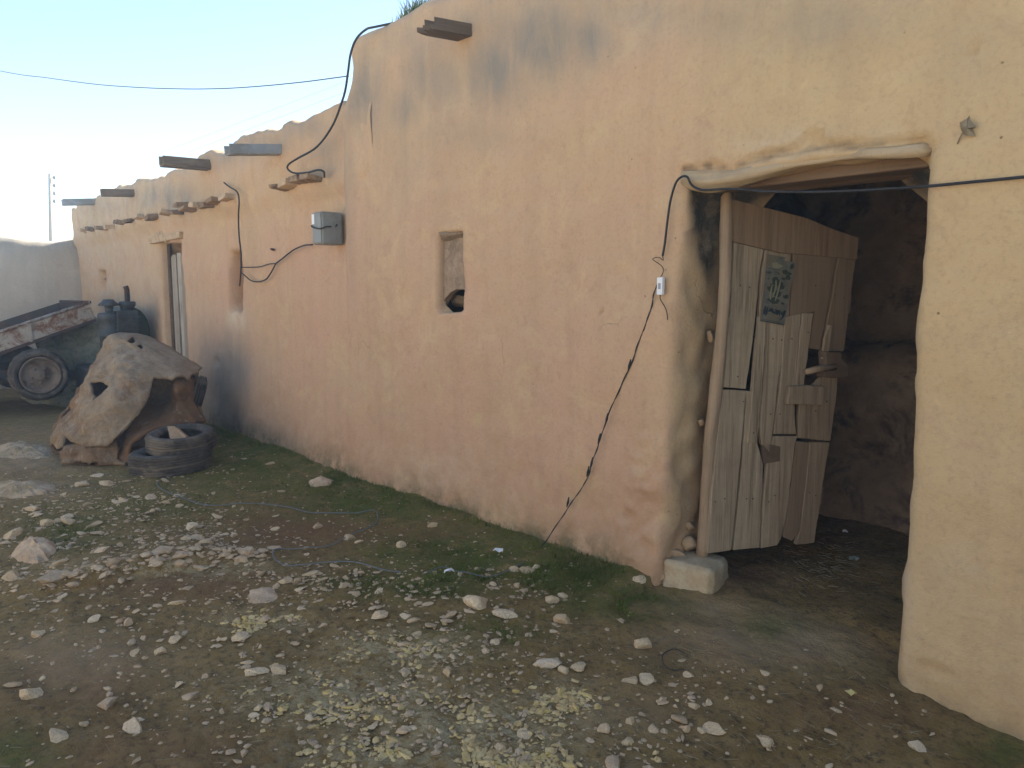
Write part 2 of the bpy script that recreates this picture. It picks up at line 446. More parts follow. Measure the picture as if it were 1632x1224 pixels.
def spaced(segs):
    out = []
    for a, b, s in segs:
        n = max(1, int(round((b - a) / s)))
        out += [a + (b - a) * i / n for i in range(n)]
    out.append(segs[-1][1]); return out
gx = spaced([(-400, -60, 40), (-60, -20, 5), (-20, -9, .10), (-9, -6, .04), (-6, .2, .022), (.2, 3, .12), (3, 60, 6), (60, 400, 40)])
gy = spaced([(-400, -60, 40), (-60, -8, 6), (-8, -3.2, .25), (-3.2, .3, .024), (.3, 2.6, .05), (2.6, 12, 1), (12, 60, 6), (60, 400, 40)])
GX, GY = np.meshgrid(gx, gy)
pts = [(x, y) for y in gy for x in gx]
gz = []
for (x, y) in pts:
    if -20 < x < 4 and -8 < y < 3:
        z = gh(x, y)
        if -9 < x < 1 and -3.4 < y < 2.4:
            z += .013 * pn((x, y, 0), 7, 3) + .008 * pn((x, y, 0), 21, 4) + .004 * pn((x, y, 0), 40, 5)
        gz.append(z)
    else: gz.append(0.0)
GV = np.column_stack([GX.ravel(), GY.ravel(), np.array(gz)])
nx_, ny_ = len(gx), len(gy)
GF = [(j * nx_ + i, j * nx_ + i + 1, (j + 1) * nx_ + i + 1, (j + 1) * nx_ + i) for j in range(ny_ - 1) for i in range(nx_ - 1)]
gpx, gpy, gt = project(GV)
vis = (gt > .3) & (np.abs(GV[:, 0]) < 30)
wob = np.array([pn(p, 1.3, 6) for p in GV]) * 1.0
moss = blobs(gpx, gpy, [(420, 740, 190, 55, 1.0), (350, 690, 120, 30, 1.0), (620, 800, 160, 42, .85), (760, 890, 200, 50, 1.0), (900, 915, 120, 32, .9),
                        (980, 960, 110, 30, .7), (680, 930, 170, 30, .8), (250, 800, 200, 40, .55), (120, 850, 90, 40, .55), (560, 760, 120, 35, .9), (20, 1200, 70, 40, .8),
                        (1600, 1200, 90, 40, .8), (1230, 1000, 60, 20, .5), (80, 650, 120, 25, .5), (760, 1010, 120, 40, .5)])
red = blobs(gpx, gpy, [(480, 845, 130, 32, 1.0), (680, 850, 50, 14, .9), (300, 930, 160, 30, .7), (120, 1090, 130, 50, .6), (250, 1190, 200, 50, .5), (1200, 920, 50, 25, 1.0), (1380, 1130, 150, 40, .5)])
dust = blobs(gpx, gpy, [(1230, 1020, 180, 45, 1.0), (120, 1050, 130, 45, .7), (1120, 970, 80, 25, .8), (40, 730, 110, 35, .9), (60, 780, 120, 20, .7), (1000, 1130, 150, 50, .35), (80, 670, 80, 30, .6)])
lich = blobs(gpx, gpy, [(640, 1035, 120, 30, 1.0), (560, 1110, 190, 50, .9), (420, 990, 90, 18, .7), (750, 1160, 190, 60, 1.0), (890, 1110, 70, 30, .8), (620, 1200, 170, 40, .8), (270, 905, 150, 16, .9), (840, 1215, 150, 30, .7)])
for a in (moss, red, dust, lich): a[~vis] = 0
far = ~vis; moss[far] = .25
inside = GV[:, 1] > .25
for a in (moss, lich, dust): a[inside] *= .0
ground = raw_mesh('ground', GV, GF, M['ground'], None, True, dict(dry=sstep(-3.3, -4.2, GV[:, 1] + .4 * wob), moss=np.clip(moss + .25 * wob * (moss > .1), 0, 1), red=red, dust=dust, lichen=lich))  # dry: unseen ground behind the camera, paled to reflect warm light
tag(ground, kind='structure')

# ------------------------------------------------------------------ facades
def facade(name, parent, mat, xs, zs, y0, ztop, openings, amp, attrs_fn, left_round=.12, top_round=.14, x_left_fn=None, seed=0, back=.5, rough_fn=None):
    X, Z = np.meshgrid(np.array(xs), np.array(zs)); shp = X.shape
    X = X.ravel().copy(); Z = Z.ravel().copy()
    zt = np.array([ztop(x) for x in xs]); ZT = np.tile(zt, len(zs))
    z0 = zs[0]; Z = z0 + (Z - z0) * (ZT - z0) / (zs[-1] - z0)      # squash the grid to the uneven top
    Y = np.full_like(X, y0)
    P0 = np.column_stack([X, np.zeros_like(X), Z])
    Y += amp * fbm(P0, .55, 3, seed) + amp * .28 * fbm(P0, 2.4, 3, seed + 1) + amp * .12 * fbm(P0, 9.0, 3, seed + 2)
    # eroded foot of the wall
    ft = sstep(.45, .0, Z)
    Y += ft * (.020 * fbm(P0, 4.0, 4, seed + 5)) - .03 * ft
    if rough_fn is not None: Y += rough_fn(X, Z)
    # rounded left end and rounded top
    d = X - xs[0]; m = d < left_round
    lk_ = 1.0 if x_left_fn is None else .12 + .88 * sstep(1.3, 2.2, Z)
    Y = np.where(m, Y + lk_ * (left_round - np.sqrt(np.clip(left_round ** 2 - (left_round - d) ** 2, 0, None))), Y)
    d = ZT - Z; m = d < top_round
    Y = np.where(m, Y + top_round - np.sqrt(np.clip(top_round ** 2 - (top_round - d) ** 2, 0, None)), Y)
    dele = np.zeros(X.shape, bool)
    for op in openings:
        sd, nx, nz = poly_sdf(X, Z, op['poly']); r = op['r']; band = op['band']; cell = op.get('cell', .03)
        m = (sd >= 0) & (sd < r)
        Y = np.where(m, Y + r - np.sqrt(np.clip(r * r - (r - sd) ** 2, 0, None)), Y)
        ins = sd < 0
        f = np.clip(-sd / band, 0, 1)
        jn = np.array([pn((a, b, c), 7, 31) for a, b, c in zip(nx, f * .4, nz)]) * op.get('jit', .012)
        yj = Y + r + f * (op['depth'] - r)
        Y = np.where(ins, yj, Y)
        X = np.where(ins, nx + jn, X); Z = np.where(ins, nz + jn * .5, Z)
        dele |= sd < -(band + cell)
    if x_left_fn is not None:
        w = sstep(xs[0] + .55, xs[0], X); X = X + w * x_left_fn(Z)
    V = np.column_stack([X, Y, Z])
    nxn = shp[1]; nzn = shp[0]
    extra = []
    # close left end and top back to the body of the house
    idx = np.arange(nxn * nzn).reshape(shp)
    F = []
    dl = dele.reshape(shp)
    for j in range(nzn - 1):
        r0 = dl[j]; r1 = dl[j + 1]
        for i in range(nxn - 1):
            if not (r0[i] or r0[i + 1] or r1[i] or r1[i + 1]):
                F.append((idx[j, i], idx[j, i + 1], idx[j + 1, i + 1], idx[j + 1, i]))
    n0 = len(V)
    L = V[idx[:, 0]].copy(); L[:, 1] = y0 + back
    T = V[idx[-1, :]].copy(); T[:, 1] = y0 + back
    V = np.vstack([V, L, T])
    for j in range(nzn - 1): F.append((n0 + j, idx[j, 0], idx[j + 1, 0], n0 + j + 1))
    for i in range(nxn - 1): F.append((idx[-1, i], idx[-1, i + 1], n0 + nzn + i + 1, n0 + nzn + i))
    at = attrs_fn(V)
    return raw_mesh(name, V, F, mat, parent, True, at)

def WP(pxs, Y=0.0): return [(on_y(a, b, Y).x, on_y(a, b, Y).z) for a, b in pxs]

XC = on_y(553, 100).x          # left end of the tall house
tall = thing('mud_house', 'tall tan mud plastered house with the open plank door', 'house', (-2.0, 0, 0))
door_poly = WP([(1098, 290), (1089, 400), (1080, 500), (1072, 600), (1066, 700), (1058, 800), (1050, 900)])
door_poly += [(door_poly[-1][0] - .01, -.6)]
rp = WP([(1426, 1075), (1431, 1000), (1432, 930), (1440, 860), (1449, 760), (1450, 700), (1452, 600), (1461, 470), (1471, 360), (1475, 240)])
door_poly += [(rp[0][0], -.6)] + rp
door_poly += WP([(1300, 262), (1200, 280)])
wp = WP([(698, 372), (738, 368), (737, 497), (698, 499)])
def tall_top(x): return 3.53 + .03 * pn((x, 0, 0), 1.1, 4) + .02 * pn((x, 0, 0), 4, 5)
stain_tall = [(860, 60, 80, 70, .9), (790, 110, 60, 70, .75), (690, 120, 50, 60, .95), (640, 170, 45, 40, .7), (585, 150, 40, 70, 1.0), (540, 330, 22, 130, .9), (930, 60, 60, 50, .7), (640, 60, 60, 40, .45), (1000, 20, 150, 40, .45),
              (720, 30, 60, 30, .4), (720, 210, 140, 40, .3), (560, 420, 25, 90, .25), (330, 640, 60, 80, .7), (420, 640, 60, 50, .35), (1250, 30, 300, 60, .35), (1560, 60, 90, 90, .25), (640, 250, 70, 90, .2)]
def tall_attrs(V):
    px, py, t = project(V)
    st = blobs(px, py, stain_tall)
    n1 = np.array([pn(p, 1.4, 8) for p in V]); n2 = np.array([pn((p[0], p[1], p[2] * .3), 3.0, 9) for p in V])
    st = np.clip(st * (1 + .7 * n2), 0, 1)
    st = np.maximum(st, np.clip(.5 * sstep(3.0, 3.5, V[:, 2]) * (.6 + n2), 0, 1))
    soot_shade = blobs(px, py, [(1120, 325, 26, 60, 1.7), (1128, 385, 18, 60, 1.4)]) * (V[:, 1] > .03)
    soot_shade = np.maximum(soot_shade, (V[:, 1] > .12) * sstep(1.80, 1.93, V[:, 2]) * ((V[:, 0] > -2.6) & (V[:, 0] < -.9)))  # shade painted into the inner top corners of the doorway
    soot_shade = np.clip(soot_shade + .9 * (V[:, 1] > .30) * sstep(1.95, 2.05, V[:, 2]) * ((V[:, 0] > -2.6) & (V[:, 0] < -.9)), 0, 1)  # painted shade again, deeper in under the doorway head
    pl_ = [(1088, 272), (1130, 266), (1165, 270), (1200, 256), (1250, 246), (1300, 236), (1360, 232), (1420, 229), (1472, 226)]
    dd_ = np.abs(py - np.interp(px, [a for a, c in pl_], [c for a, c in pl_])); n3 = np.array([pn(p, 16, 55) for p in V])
    soot_shade = np.maximum(soot_shade, .55 * sstep(7, 1, dd_ + 6 * n3) * (px > 1088) * (px < 1474) * (V[:, 1] < .1))  # crevice darkness painted along the crumbled crack over the lintel
    foot = np.array([gh(p[0], -.05) for p in V[:, :2]])
    z = V[:, 2] - foot
    moss = np.clip(sstep(.26, .0, z + .12 * n1) * (1 - sstep(-2.6, -2.35, V[:, 0])) * .6 + .4 * sstep(.12, 0, z + .05 * n1), 0, 1)
    warm = np.clip(sstep(-2.6, -1.2, V[:, 0]) + .25 * n1 + .35 * sstep(1.8, 2.6, V[:, 2]), 0, 1) * .95
    warm = np.where((V[:, 1] > .04) & (V[:, 0] < -1.8), .75, warm)
    pale = np.clip(blobs(px, py, [(1010, 30, 60, 40, .25), (1230, 240, 60, 20, .5), (1420, 225, 40, 18, .6), (1290, 215, 30, 12, .5), (1520, 900, 60, 40, .25), (1440, 900, 16, 200, .45), (700, 745, 60, 40, .25)]), 0, 1)
    return dict(stain=st, soot_shade=soot_shade, moss=moss, warm=warm, pale=pale, foot=sstep(.75, .05, z + .25 * n1) * (1 - .7 * sstep(-1.4, -.9, V[:, 0])))
def tall_rough(X, Z):
    P = np.column_stack([X, np.zeros_like(X), Z]); out = np.zeros_like(X)
    # broken patch and crumbled plaster over the lintel, eroded jamb foot
    for (px, py, rx, rz, dep) in [(1297, 222, .055, .03, .03), (1240, 246, .10, .018, .015), (1420, 232, .12, .016, .015), (1075, 860, .10, .16, .035), (503, 742, .06, .05, .09), (958, 496, .012, .012, .03),
                                  (1548, 85, .010, .012, .03), (1248, 205, .008, .010, .03), (1495, 1065, .06, .03, .012), (765, 835, .03, .02, .03), (1572, 685, .006, .006, .02), (497, 715, .02, .05, .03), (560, 735, .008, .01, .02), (700, 765, .01, .01, .02), (725, 790, .01, .01, .02), (815, 788, .01, .01, .02), (603, 724, .012, .008, .015)]:
        p = on_y(px, py)
        q = ((X - p.x) / rx) ** 2 + ((Z - p.z) / rz) ** 2
        out += dep * sstep(1.3, .5, q)
    pl_ = [on_y(a, c) for a, c in [(1088, 272), (1130, 266), (1165, 270), (1200, 256), (1250, 246), (1300, 236), (1360, 232), (1420, 229), (1472, 226)]]
    best = np.full(X.shape, 9.0)
    for a, c in zip(pl_[:-1], pl_[1:]):
        tt = np.clip(((X - a.x) * (c.x - a.x) + (Z - a.z) * (c.z - a.z)) / ((c.x - a.x) ** 2 + (c.z - a.z) ** 2), 0, 1)
        best = np.minimum(best, np.hypot(X - a.x - tt * (c.x - a.x), Z - a.z - tt * (c.z - a.z)))
    nn = fbm(P, 14, 3, 55)
    out += .030 * sstep(.030, .0, best + .02 * nn) + .012 * nn * sstep(.12, .02, best)
    # crumbling foot and edge of the left jamb
    q = ((X + 2.36) / .22) ** 2 + ((Z - .42) / .55) ** 2
    out += sstep(1.2, .2, q) * (.028 * fbm(P, 6, 4, 58) + .012 * nn)
    return out
TX = [XC + .003, XC + .012, XC + .03, XC + .06, XC + .09, XC + .12] + spaced([(XC + .15, -3.6, .03), (-3.6, -.4, .0175), (-.4, 1.2, .05), (1.2, 4.0, .2)])
TZ = spaced([(-.25, 2.4, .018), (2.4, 3.30, .03), (3.30, 3.5, .016)])
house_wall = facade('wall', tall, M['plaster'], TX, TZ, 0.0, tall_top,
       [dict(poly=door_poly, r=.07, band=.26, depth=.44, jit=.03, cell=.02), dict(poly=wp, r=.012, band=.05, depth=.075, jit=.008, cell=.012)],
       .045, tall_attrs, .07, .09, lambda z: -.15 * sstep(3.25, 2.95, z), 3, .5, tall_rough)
# the closed body behind the facade
b = MB()
b.box((XC + .08, 3.2, 1.65), (.5, 5.6, 3.55)); b.box((3.8, 3.2, 1.65), (.4, 5.6, 3.55)); b.box((-.85, 6.2, 1.65), (9.3, .4, 3.55))
b.build('rear_wall', M['soil_roof'], tall)
MB().box((-.85, 3.4, 3.40), (9.5, 5.9, .12)).build('roof', M['soil_roof'], tall)
# room behind the door: rough earth walls, a mud bin and a log ceiling
def rough_sheet(name, P0, U, Vv, nu, nv, N, amp, mat, parent, seed, shape=None):
    P0, U, Vv, N = Vector(P0), Vector(U), Vector(Vv), Vector(N); vs = []
    for j in range(nv + 1):
        for i in range(nu + 1):
            p = P0 + U * (i / nu) + Vv * (j / nv)
            k = amp * (pn(p, 1.6, seed) + .5 * pn(p, 5, seed + 1) + .25 * pn(p, 14, seed + 2))
            if shape: k += shape(p)
            vs.append(p + N * k)
    fs = [(j * (nu + 1) + i, j * (nu + 1) + i + 1, (j + 1) * (nu + 1) + i + 1, (j + 1) * (nu + 1) + i) for j in range(nv) for i in range(nu)]
    return raw_mesh(name, vs, fs, mat, parent, True)
def bin_shape(p):
    top = 1.22 + .10 * pn((p.x, 0, 0), 2.0, 3)
    return .34 * float(sstep(top + .08, top - .06, p.z)) * float(sstep(.5, .1, p.x + .8)) + .12 * float(sstep(.5, 0, p.z))
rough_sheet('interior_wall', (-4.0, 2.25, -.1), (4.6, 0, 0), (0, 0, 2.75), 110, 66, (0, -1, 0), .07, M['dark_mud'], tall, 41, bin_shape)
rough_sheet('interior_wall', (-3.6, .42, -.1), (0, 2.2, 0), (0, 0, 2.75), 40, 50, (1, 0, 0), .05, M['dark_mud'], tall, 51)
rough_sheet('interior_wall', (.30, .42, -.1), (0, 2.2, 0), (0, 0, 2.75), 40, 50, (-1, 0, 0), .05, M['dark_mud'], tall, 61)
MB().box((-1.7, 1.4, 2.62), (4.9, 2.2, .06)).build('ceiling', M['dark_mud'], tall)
for k in range(8):
    x = -3.3 + k * .5
    MB().tube(resample([(x, .45, 2.53), (x + .03, 1.3, 2.52), (x - .02, 2.2, 2.54)], 4), .05, 8, wob=.2, seed=k).build('ceiling_beam', M['wood_beam'], tall, True)

# lintel: pale peeled log in front, dark boards behind it
lc = [(1090, 284, 10), (1112, 287, 13), (1135, 288, 15), (1165, 284, 15), (1200, 277, 14), (1240, 268, 13), (1290, 256, 11), (1350, 248, 9), (1420, 244, 9.5), (1470, 240, 9), (1500, 238, 8)]
pp, rr = [], []
for a, c, w in lc:
    p = on_y(a, c, .018 if a < 1480 else .16); pp.append(p); rr.append(w * depth_of(p) / FPX * 1.05)
pq = resample(pp, 5); rq = list(np.interp(np.linspace(0, len(rr) - 1, len(pq)), range(len(rr)), rr))
MB().tube(pq, rq, 16, wob=.55, seed=3).build('lintel', M['wood_lintel'], tall, True)
zl = on_y(1300, 270, .1).z
for k, (yy, zz, hh) in enumerate([(.155, 2.085, .07), (.262, 2.095, .075), (.37, 2.09, .07)]):
    MB().box((-1.68, yy, zz), (1.5, .10, hh), jit=.008, seed=k).build('lintel_board', M['wood_beam'], tall, bevel=.01)

# ------------------------------------------------------------------ the door
door_H = on_y(1150, 700, .25); door_H.z = 0
du = Vector((-1.80 - door_H.x, .84 - .25, 0)).normalized(); dn = Vector((du.y, -du.x, 0))     # dn faces the camera side
if (CAM - door_H).dot(dn) < 0: dn = -dn
def DP(px, py, off=0.0): return on_plane(px, py, door_H + dn * off, dn)
door = MB()
planks = [
    ([(1169, 386), (1218, 397), (1211, 440), (1202, 530), (1196, 572), (1189, 620), (1150, 617), (1158, 540), (1164, 484)], 0, .15),
    ([(1150, 621), (1190, 623), (1187, 653), (1180, 740), (1174, 802), (1165, 877), (1127, 882), (1133, 800), (1141, 720)], 0, .25),
    ([(1189, 623), (1199, 624), (1196, 690), (1208, 708), (1217, 741), (1214, 802), (1211, 873), (1168, 877), (1176, 802), (1182, 740), (1188, 655)], -.004, .1),
    ([(1210, 505), (1222, 504), (1215, 620), (1207, 707), (1191, 706), (1199, 624), (1204, 573)], .006, .0),
    ([(1222, 503), (1249, 505), (1249, 560), (1242, 600), (1235, 660), (1231, 692), (1226, 722), (1214, 708), (1210, 680), (1216, 615)], .0, .2),
    ([(1251, 505), (1277, 500), (1271, 570), (1267, 660), (1270, 692), (1233, 692), (1238, 650), (1245, 597)], .003, .35),
    ([(1279, 499), (1297, 499), (1289, 556), (1281, 617), (1267, 622), (1272, 570)], .006, .3),
    ([(1219, 397), (1262, 404), (1258, 504), (1210, 507), (1213, 440)], -.003, .45),
    ([(1264, 402), (1334, 409), (1320, 490), (1307, 557), (1289, 555), (1298, 497), (1258, 503)], -.002, .95),
    ([(1337, 408), (1365, 412), (1357, 470), (1351, 512), (1345, 560), (1309, 559), (1323, 490)], .002, .9),
    ([(1313, 598), (1336, 601), (1333, 640), (1324, 703), (1271, 698), (1274, 640), (1297, 614)], .004, .5),
    ([(1232, 695), (1272, 695), (1268, 706), (1262, 760), (1252, 830), (1245, 858), (1239, 869), (1212, 874), (1215, 802), (1223, 738), (1244, 734), (1243, 712), (1228, 712)], -.003, .2),
    ([(1268, 703), (1290, 705), (1283, 790), (1273, 850), (1262, 862), (1248, 856), (1256, 800), (1263, 755)], -.006, .85),
    ([(1291, 705), (1324, 705), (1318, 735), (1308, 800), (1298, 865), (1268, 868), (1275, 845), (1285, 770)], .0, .45)]
pr = random.Random(3)
for poly, off, tint in planks:
    # roughen the long edges a little so the boards look split by hand
    pts3 = []
    pcx = sum(a for a, c in poly) / len(poly); poly = [(pcx + (a - pcx) * .968, c) for a, c in poly]
    for i in range(len(poly)):
        a, c = poly[i]; a2, c2 = poly[(i + 1) % len(poly)]
        pts3.append(DP(a, c, off))
        L = math.hypot(a2 - a, c2 - c)
        for k in range(1, int(L // 14)):
            f = k / (L // 14)
            pts3.append(DP(a + (a2 - a) * f + pr.uniform(-.7, .7), c + (c2 - c) * f + pr.uniform(-.7, .7), off))
    door.t = tint; door.prism(pts3, -dn * .026)
door.m = 1
for a, c in [(1180, 455), (1195, 458), (1176, 600), (1190, 795), (1155, 795), (1200, 795), (1235, 790), (1225, 800), (1290, 785), (1300, 790), (1232, 540), (1246, 542), (1262, 540), (1288, 530), (1330, 470), (1345, 475), (1300, 455), (1280, 640), (1300, 655), (1318, 640), (1228, 660), (1243, 660), (1201, 690), (1140, 800), (1185, 640)]:
    door.tube([DP(a, c, -.002), DP(a, c, .011)], .0042, 6)
door_o = door.build('door', [M['wood_grey'], M['rust']], tall, bevel=.0025, bseg=1)
door_o['label'] = 'weathered plank door swung inward'
door_o['wl'] = (0, 0, 0)
MB().prism([DP(*p, .012) for p in [(1162, 316), (1222, 331), (1285, 347), (1328, 365), (1369, 379), (1366, 414), (1310, 408), (1245, 403), (1162, 384)]], -dn * .036).build('top_board', M['wood_brown'], door_o, bevel=.004)
MB().prism([DP(*p, .035) for p in [(1259, 616), (1286, 614), (1315, 616), (1312, 646), (1285, 645), (1255, 644)]], -dn * .03).build('cross_block', M['wood_grey'], door_o, bevel=.005)
MB().prism([DP(*p, .0) for p in [(1216, 709), (1229, 708), (1244, 712), (1243, 735), (1217, 739)]], -dn * .02).build('patch', M['wood_dark'], door_o)
for pq_ in ([(1168, 440), (1357, 470), (1356, 500), (1166, 470)], [(1140, 780), (1313, 775), (1310, 805), (1137, 812)]):
    MB().prism([DP(*p, -.03) for p in pq_], -dn * .03).build('batten', M['wood_brown'], door_o)
lt = MB()
lt.tube([DP(1284, 593, .05), DP(1300, 589, .05), DP(1330, 584, .045)], [.016, .018, .019], 10, wob=.2)
lt.build('bolt', M['wood_post'], door_o, True)
lk = MB(); lk.prism([DP(*p, .05) for p in [(1316, 560), (1341, 562), (1342, 573), (1352, 582), (1351, 600), (1336, 603), (1313, 601), (1317, 580)]], -dn * .06)
lk.build('latch_case', M['wood_dark'], door_o, bevel=.004)
MB().prism([DP(*p, .03) for p in [(1316, 540), (1322, 518), (1326, 519), (1323, 545), (1319, 573), (1312, 572)]], -dn * .02).build('latch_strip', M['wood_grey'], door_o)
# the hinge pole
hp = [(1157, 300), (1157, 360), (1156, 440), (1149, 540), (1141, 620), (1132, 700), (1126, 780), (1119, 888)]
ph = [on_y(a, c, .225) for a, c in hp]
rad = [.026, .031, .031, .031, .034, .032, .032, .031]
pq = resample(ph, 6); rq = list(np.interp(np.linspace(0, 7, len(pq)), range(8), rad))
MB().tube(pq, rq, 12, wob=.16, seed=5).build('hinge_pole', M['wood_post'], door_o, True)
# poster on the planks
pst = MB()
pc = [(1223, 405), (1269, 413), (1250, 519), (1211, 512)]
def PQ(u, v, off=.010):     # u across, v down
    a = Vector(pc[0]) * (1 - u) + Vector(pc[1]) * u; c = Vector(pc[3]) * (1 - u) + Vector(pc[2]) * u
    q = a * (1 - v) + c * v; return DP(q.x, q.y, off)
pst.prism([PQ(u, 0) for u in (.0, .3, .62)] + [PQ(.62, .05), PQ(.85, .05), PQ(.86, .03), PQ(1, .07), PQ(.99, .5), PQ(1, 1), PQ(.5, 1.0), PQ(0, 1), PQ(.02, .5)], -dn * .0012)
pst.m = 1
def stroke(pts, w, off=.0112):
    P = [Vector((a, c, 0)) for a, c in pts]; P = resample(P, 5)
    q = []
    for i, p in enumerate(P):
        d = (P[min(i + 1, len(P) - 1)] - P[max(0, i - 1)]).normalized(); nn = Vector((-d.y * 2.4, d.x * .42, 0))
        ww = w * (.6 + .6 * math.sin(math.pi * (i + .5) / len(P)))
        q.append((PQ(p.x + nn.x * ww, p.y + nn.y * ww, off), PQ(p.x - nn.x * ww, p.y - nn.y * ww, off)))
    vs = [x for ab in q for x in ab]
    pst.add(vs, [(2 * i, 2 * i + 1, 2 * i + 3, 2 * i + 2) for i in range(len(q) - 1)])
for pts in [[(.16, .76), (.14, .83), (.12, .89)], [(.24, .77), (.22, .86), (.18, .90)], [(.30, .84), (.34, .79), (.38, .83), (.41, .78), (.46, .82), (.47, .85)],
            [(.52, .79), (.58, .79), (.60, .83), (.54, .85), (.51, .82)], [(.62, .80), (.64, .86), (.66, .80), (.72, .80), (.74, .86)], [(.80, .80), (.84, .85), (.92, .78), (.88, .88), (.80, .93)]]:
    stroke(pts, .016)
stroke([(.05, .965), (.5, .962), (.97, .965)], .006); stroke([(.05, .985), (.5, .985), (.97, .985)], .012)
stroke([(.04, .20), (.3, .205), (.55, .20)], .006)
pst.m = 2
def blot(cx, cy, rx, ry, seed):
    rn = random.Random(seed); n = 14
    vs = [PQ(cx + rx * math.cos(2 * math.pi * k / n) * rn.uniform(.6, 1.2), cy + ry * math.sin(2 * math.pi * k / n) * rn.uniform(.6, 1.2), .0109) for k in range(n)]
    pst.add(vs, [tuple(range(n))])
for k, (cx, cy, rx, ry) in enumerate([(.42, .38, .14, .07), (.62, .42, .14, .06), (.30, .50, .16, .06), (.55, .55, .16, .06), (.70, .22, .13, .04), (.82, .28, .10, .05), (.45, .66, .2, .05), (.85, .58, .12, .03), (.90, .12, .10, .05)] + [(pr.uniform(.1, .95), pr.uniform(.15, .72), pr.uniform(.03, .09), pr.uniform(.01, .03)) for _ in range(22)]):
    blot(cx, cy, rx, ry, k)
pst.m = 3
for pts in [[(.42, .36), (.44, .48), (.38, .62)], [(.58, .36), (.55, .50), (.50, .66)], [(.30, .46), (.28, .58), (.32, .66)]]: stroke(pts, .012, .0114)
blot(.36, .14, .22, .05, 77)
paper = simple('faded_poster', (.085, .085, .072), (.16, .15, .12), 22, .7, 0, c=(.15, .12, .075), cscale=18)
ink = simple('poster_ink', (.018, .028, .034), (.03, .042, .048), 30, .7, 0)
green = simple('poster_green', (.028, .040, .028), (.05, .06, .045), 40, .7, 0)
cream = simple('poster_cream', (.19, .18, .10), (.22, .205, .13), 40, .7, 0)
pst.build('poster', [paper, ink, green, cream], door_o)

# ------------------------------------------------------------------ stones
def stone_mesh(name, seed, sub=2, flat=.62, mat=None, cuts=9, rough=.12):
    import bmesh
    rn = random.Random(seed); bm = bmesh.new(); bmesh.ops.create_icosphere(bm, subdivisions=sub, radius=.5)
    planes = []
    for _ in range(cuts):
        n = Vector((rn.gauss(0, 1), rn.gauss(0, 1), rn.gauss(0, 1))).normalized(); planes.append((n, rn.uniform(.20, .38)))
    sx, sy = rn.uniform(.85, 1.15), rn.uniform(.6, .95)
    for v in bm.verts:
        p = v.co.copy()
        for n, d in planes:
            k = p.dot(n) - d
            if k > 0: p -= n * k
        p += p.normalized() * rough * (pn(p, 4, seed) + .5 * pn(p, 9, seed)) * .5
        v.co = Vector((p.x * sx * 1.25, p.y * sy * 1.25, p.z * flat * 1.25))
    me = bpy.data.meshes.new(name); bm.to_mesh(me); bm.free()
    me.materials.append(mat or M['stone']); 
    if sub > 2: me.polygons.foreach_set('use_smooth', [True] * len(me.polygons))
    return me
def put_stone(name, me, x, y, w, rz, label, group, z=None, tilt=(0, 0), flat=1.0, sink=.3, cat='stone'):
    o = bpy.data.objects.new(name, me); C.objects.link(o)
    zz = min(v.co.z for v in me.vertices) * w * flat
    o.location = (x, y, (gh(x, y) if z is None else z) - zz * (1 - 2 * sink)); o.scale = (w, w, w * flat); o.rotation_euler = (tilt[0], tilt[1], rz)
    return tag(o, label, cat, group)

# big block under the hinge pole
p = on_z(1108, 925, .08)
bb = stone_mesh('stone_block', 5, 4, 1, M['block'], 0, .0)
def block_mesh(name, size, seed, mat):
    import bmesh
    bm = bmesh.new(); bmesh.ops.create_cube(bm, size=1); bmesh.ops.subdivide_edges(bm, edges=bm.edges[:], cuts=14, use_grid_fill=True)
    for v in bm.verts:
        c = v.co; q = Vector(c)
        e = sorted([abs(c.x), abs(c.y), abs(c.z)])
        k = max(0, (e[1] - .40) / .10)
        q *= 1 - .10 * k * k
        q += q.normalized() * (.05 * pn(q, 2.2, seed) + .02 * pn(q, 6, seed))
        v.co = Vector((q.x * size[0], q.y * size[1], q.z * size[2]))
    me = bpy.data.meshes.new(name); bm.to_mesh(me); bm.free(); me.materials.append(mat)
    me.polygons.foreach_set('use_smooth', [True] * len(me.polygons)); return me
pb = on_y(1119, 888, .225)
o = bpy.data.objects.new('stone_block', block_mesh('stone_block', (.285, .26, .22), 3, M['block'])); C.objects.link(o)
o.location = (pb.x - .01, pb.y - .045, pb.z - .105); o.rotation_euler = (0, 0, R(12))
tag(o, 'squared cream stone block carrying the foot of the door pole', 'stone block')
# stones laid bare in the eroded jamb, part of the house
for k, (a, c, w, dy, fl) in enumerate([(1047, 911, .14, .05, .55), (1096, 868, .10, .225, .85), (1100, 838, .05, .245, .8), (1116, 672, .045, .245, .9), (1133, 536, .05, .245, 1.1), (1074, 882, .11, .15, .55)]):
    me = stone_mesh('jamb_stone', 60 + k, 3, .8, M['stone_wall'], 7)
    q = on_y(a, c, dy); oo = bpy.data.objects.new('jamb_stone', me); C.objects.link(oo)
    oo.location = q; oo.scale = (w, w, w * fl * 1.2); oo.rotation_euler = (0, R(8 * k), R(20 * k)); setpar(oo, tall)
# window: mud infill with a broken arch and a stone showing in it
q = MB(); q.prism([on_y(a, c, .05) for a, c in [(690, 362), (745, 360), (745, 462), (736, 461), (727, 461), (718, 466), (710, 475), (704, 486), (699, 497), (690, 500)]], (0, .05, 0))
q.build('window_infill', M['niche_mud'], tall)
me = stone_mesh('window_lump', 91, 3, .7, M['niche_mud'], 6, .3); oo = bpy.data.objects.new('window_lintel', me); C.objects.link(oo); oo.location = on_y(722, 374, .05); oo.scale = (.24, .12, .11); setpar(oo, tall)
me = stone_mesh('window_stone', 97, 2, .8, M['niche_mud'], 12); oo = bpy.data.objects.new('window_stone', me); C.objects.link(oo); oo.location = on_y(734, 478, .20); oo.scale = (.15, .12, .15); setpar(oo, tall)

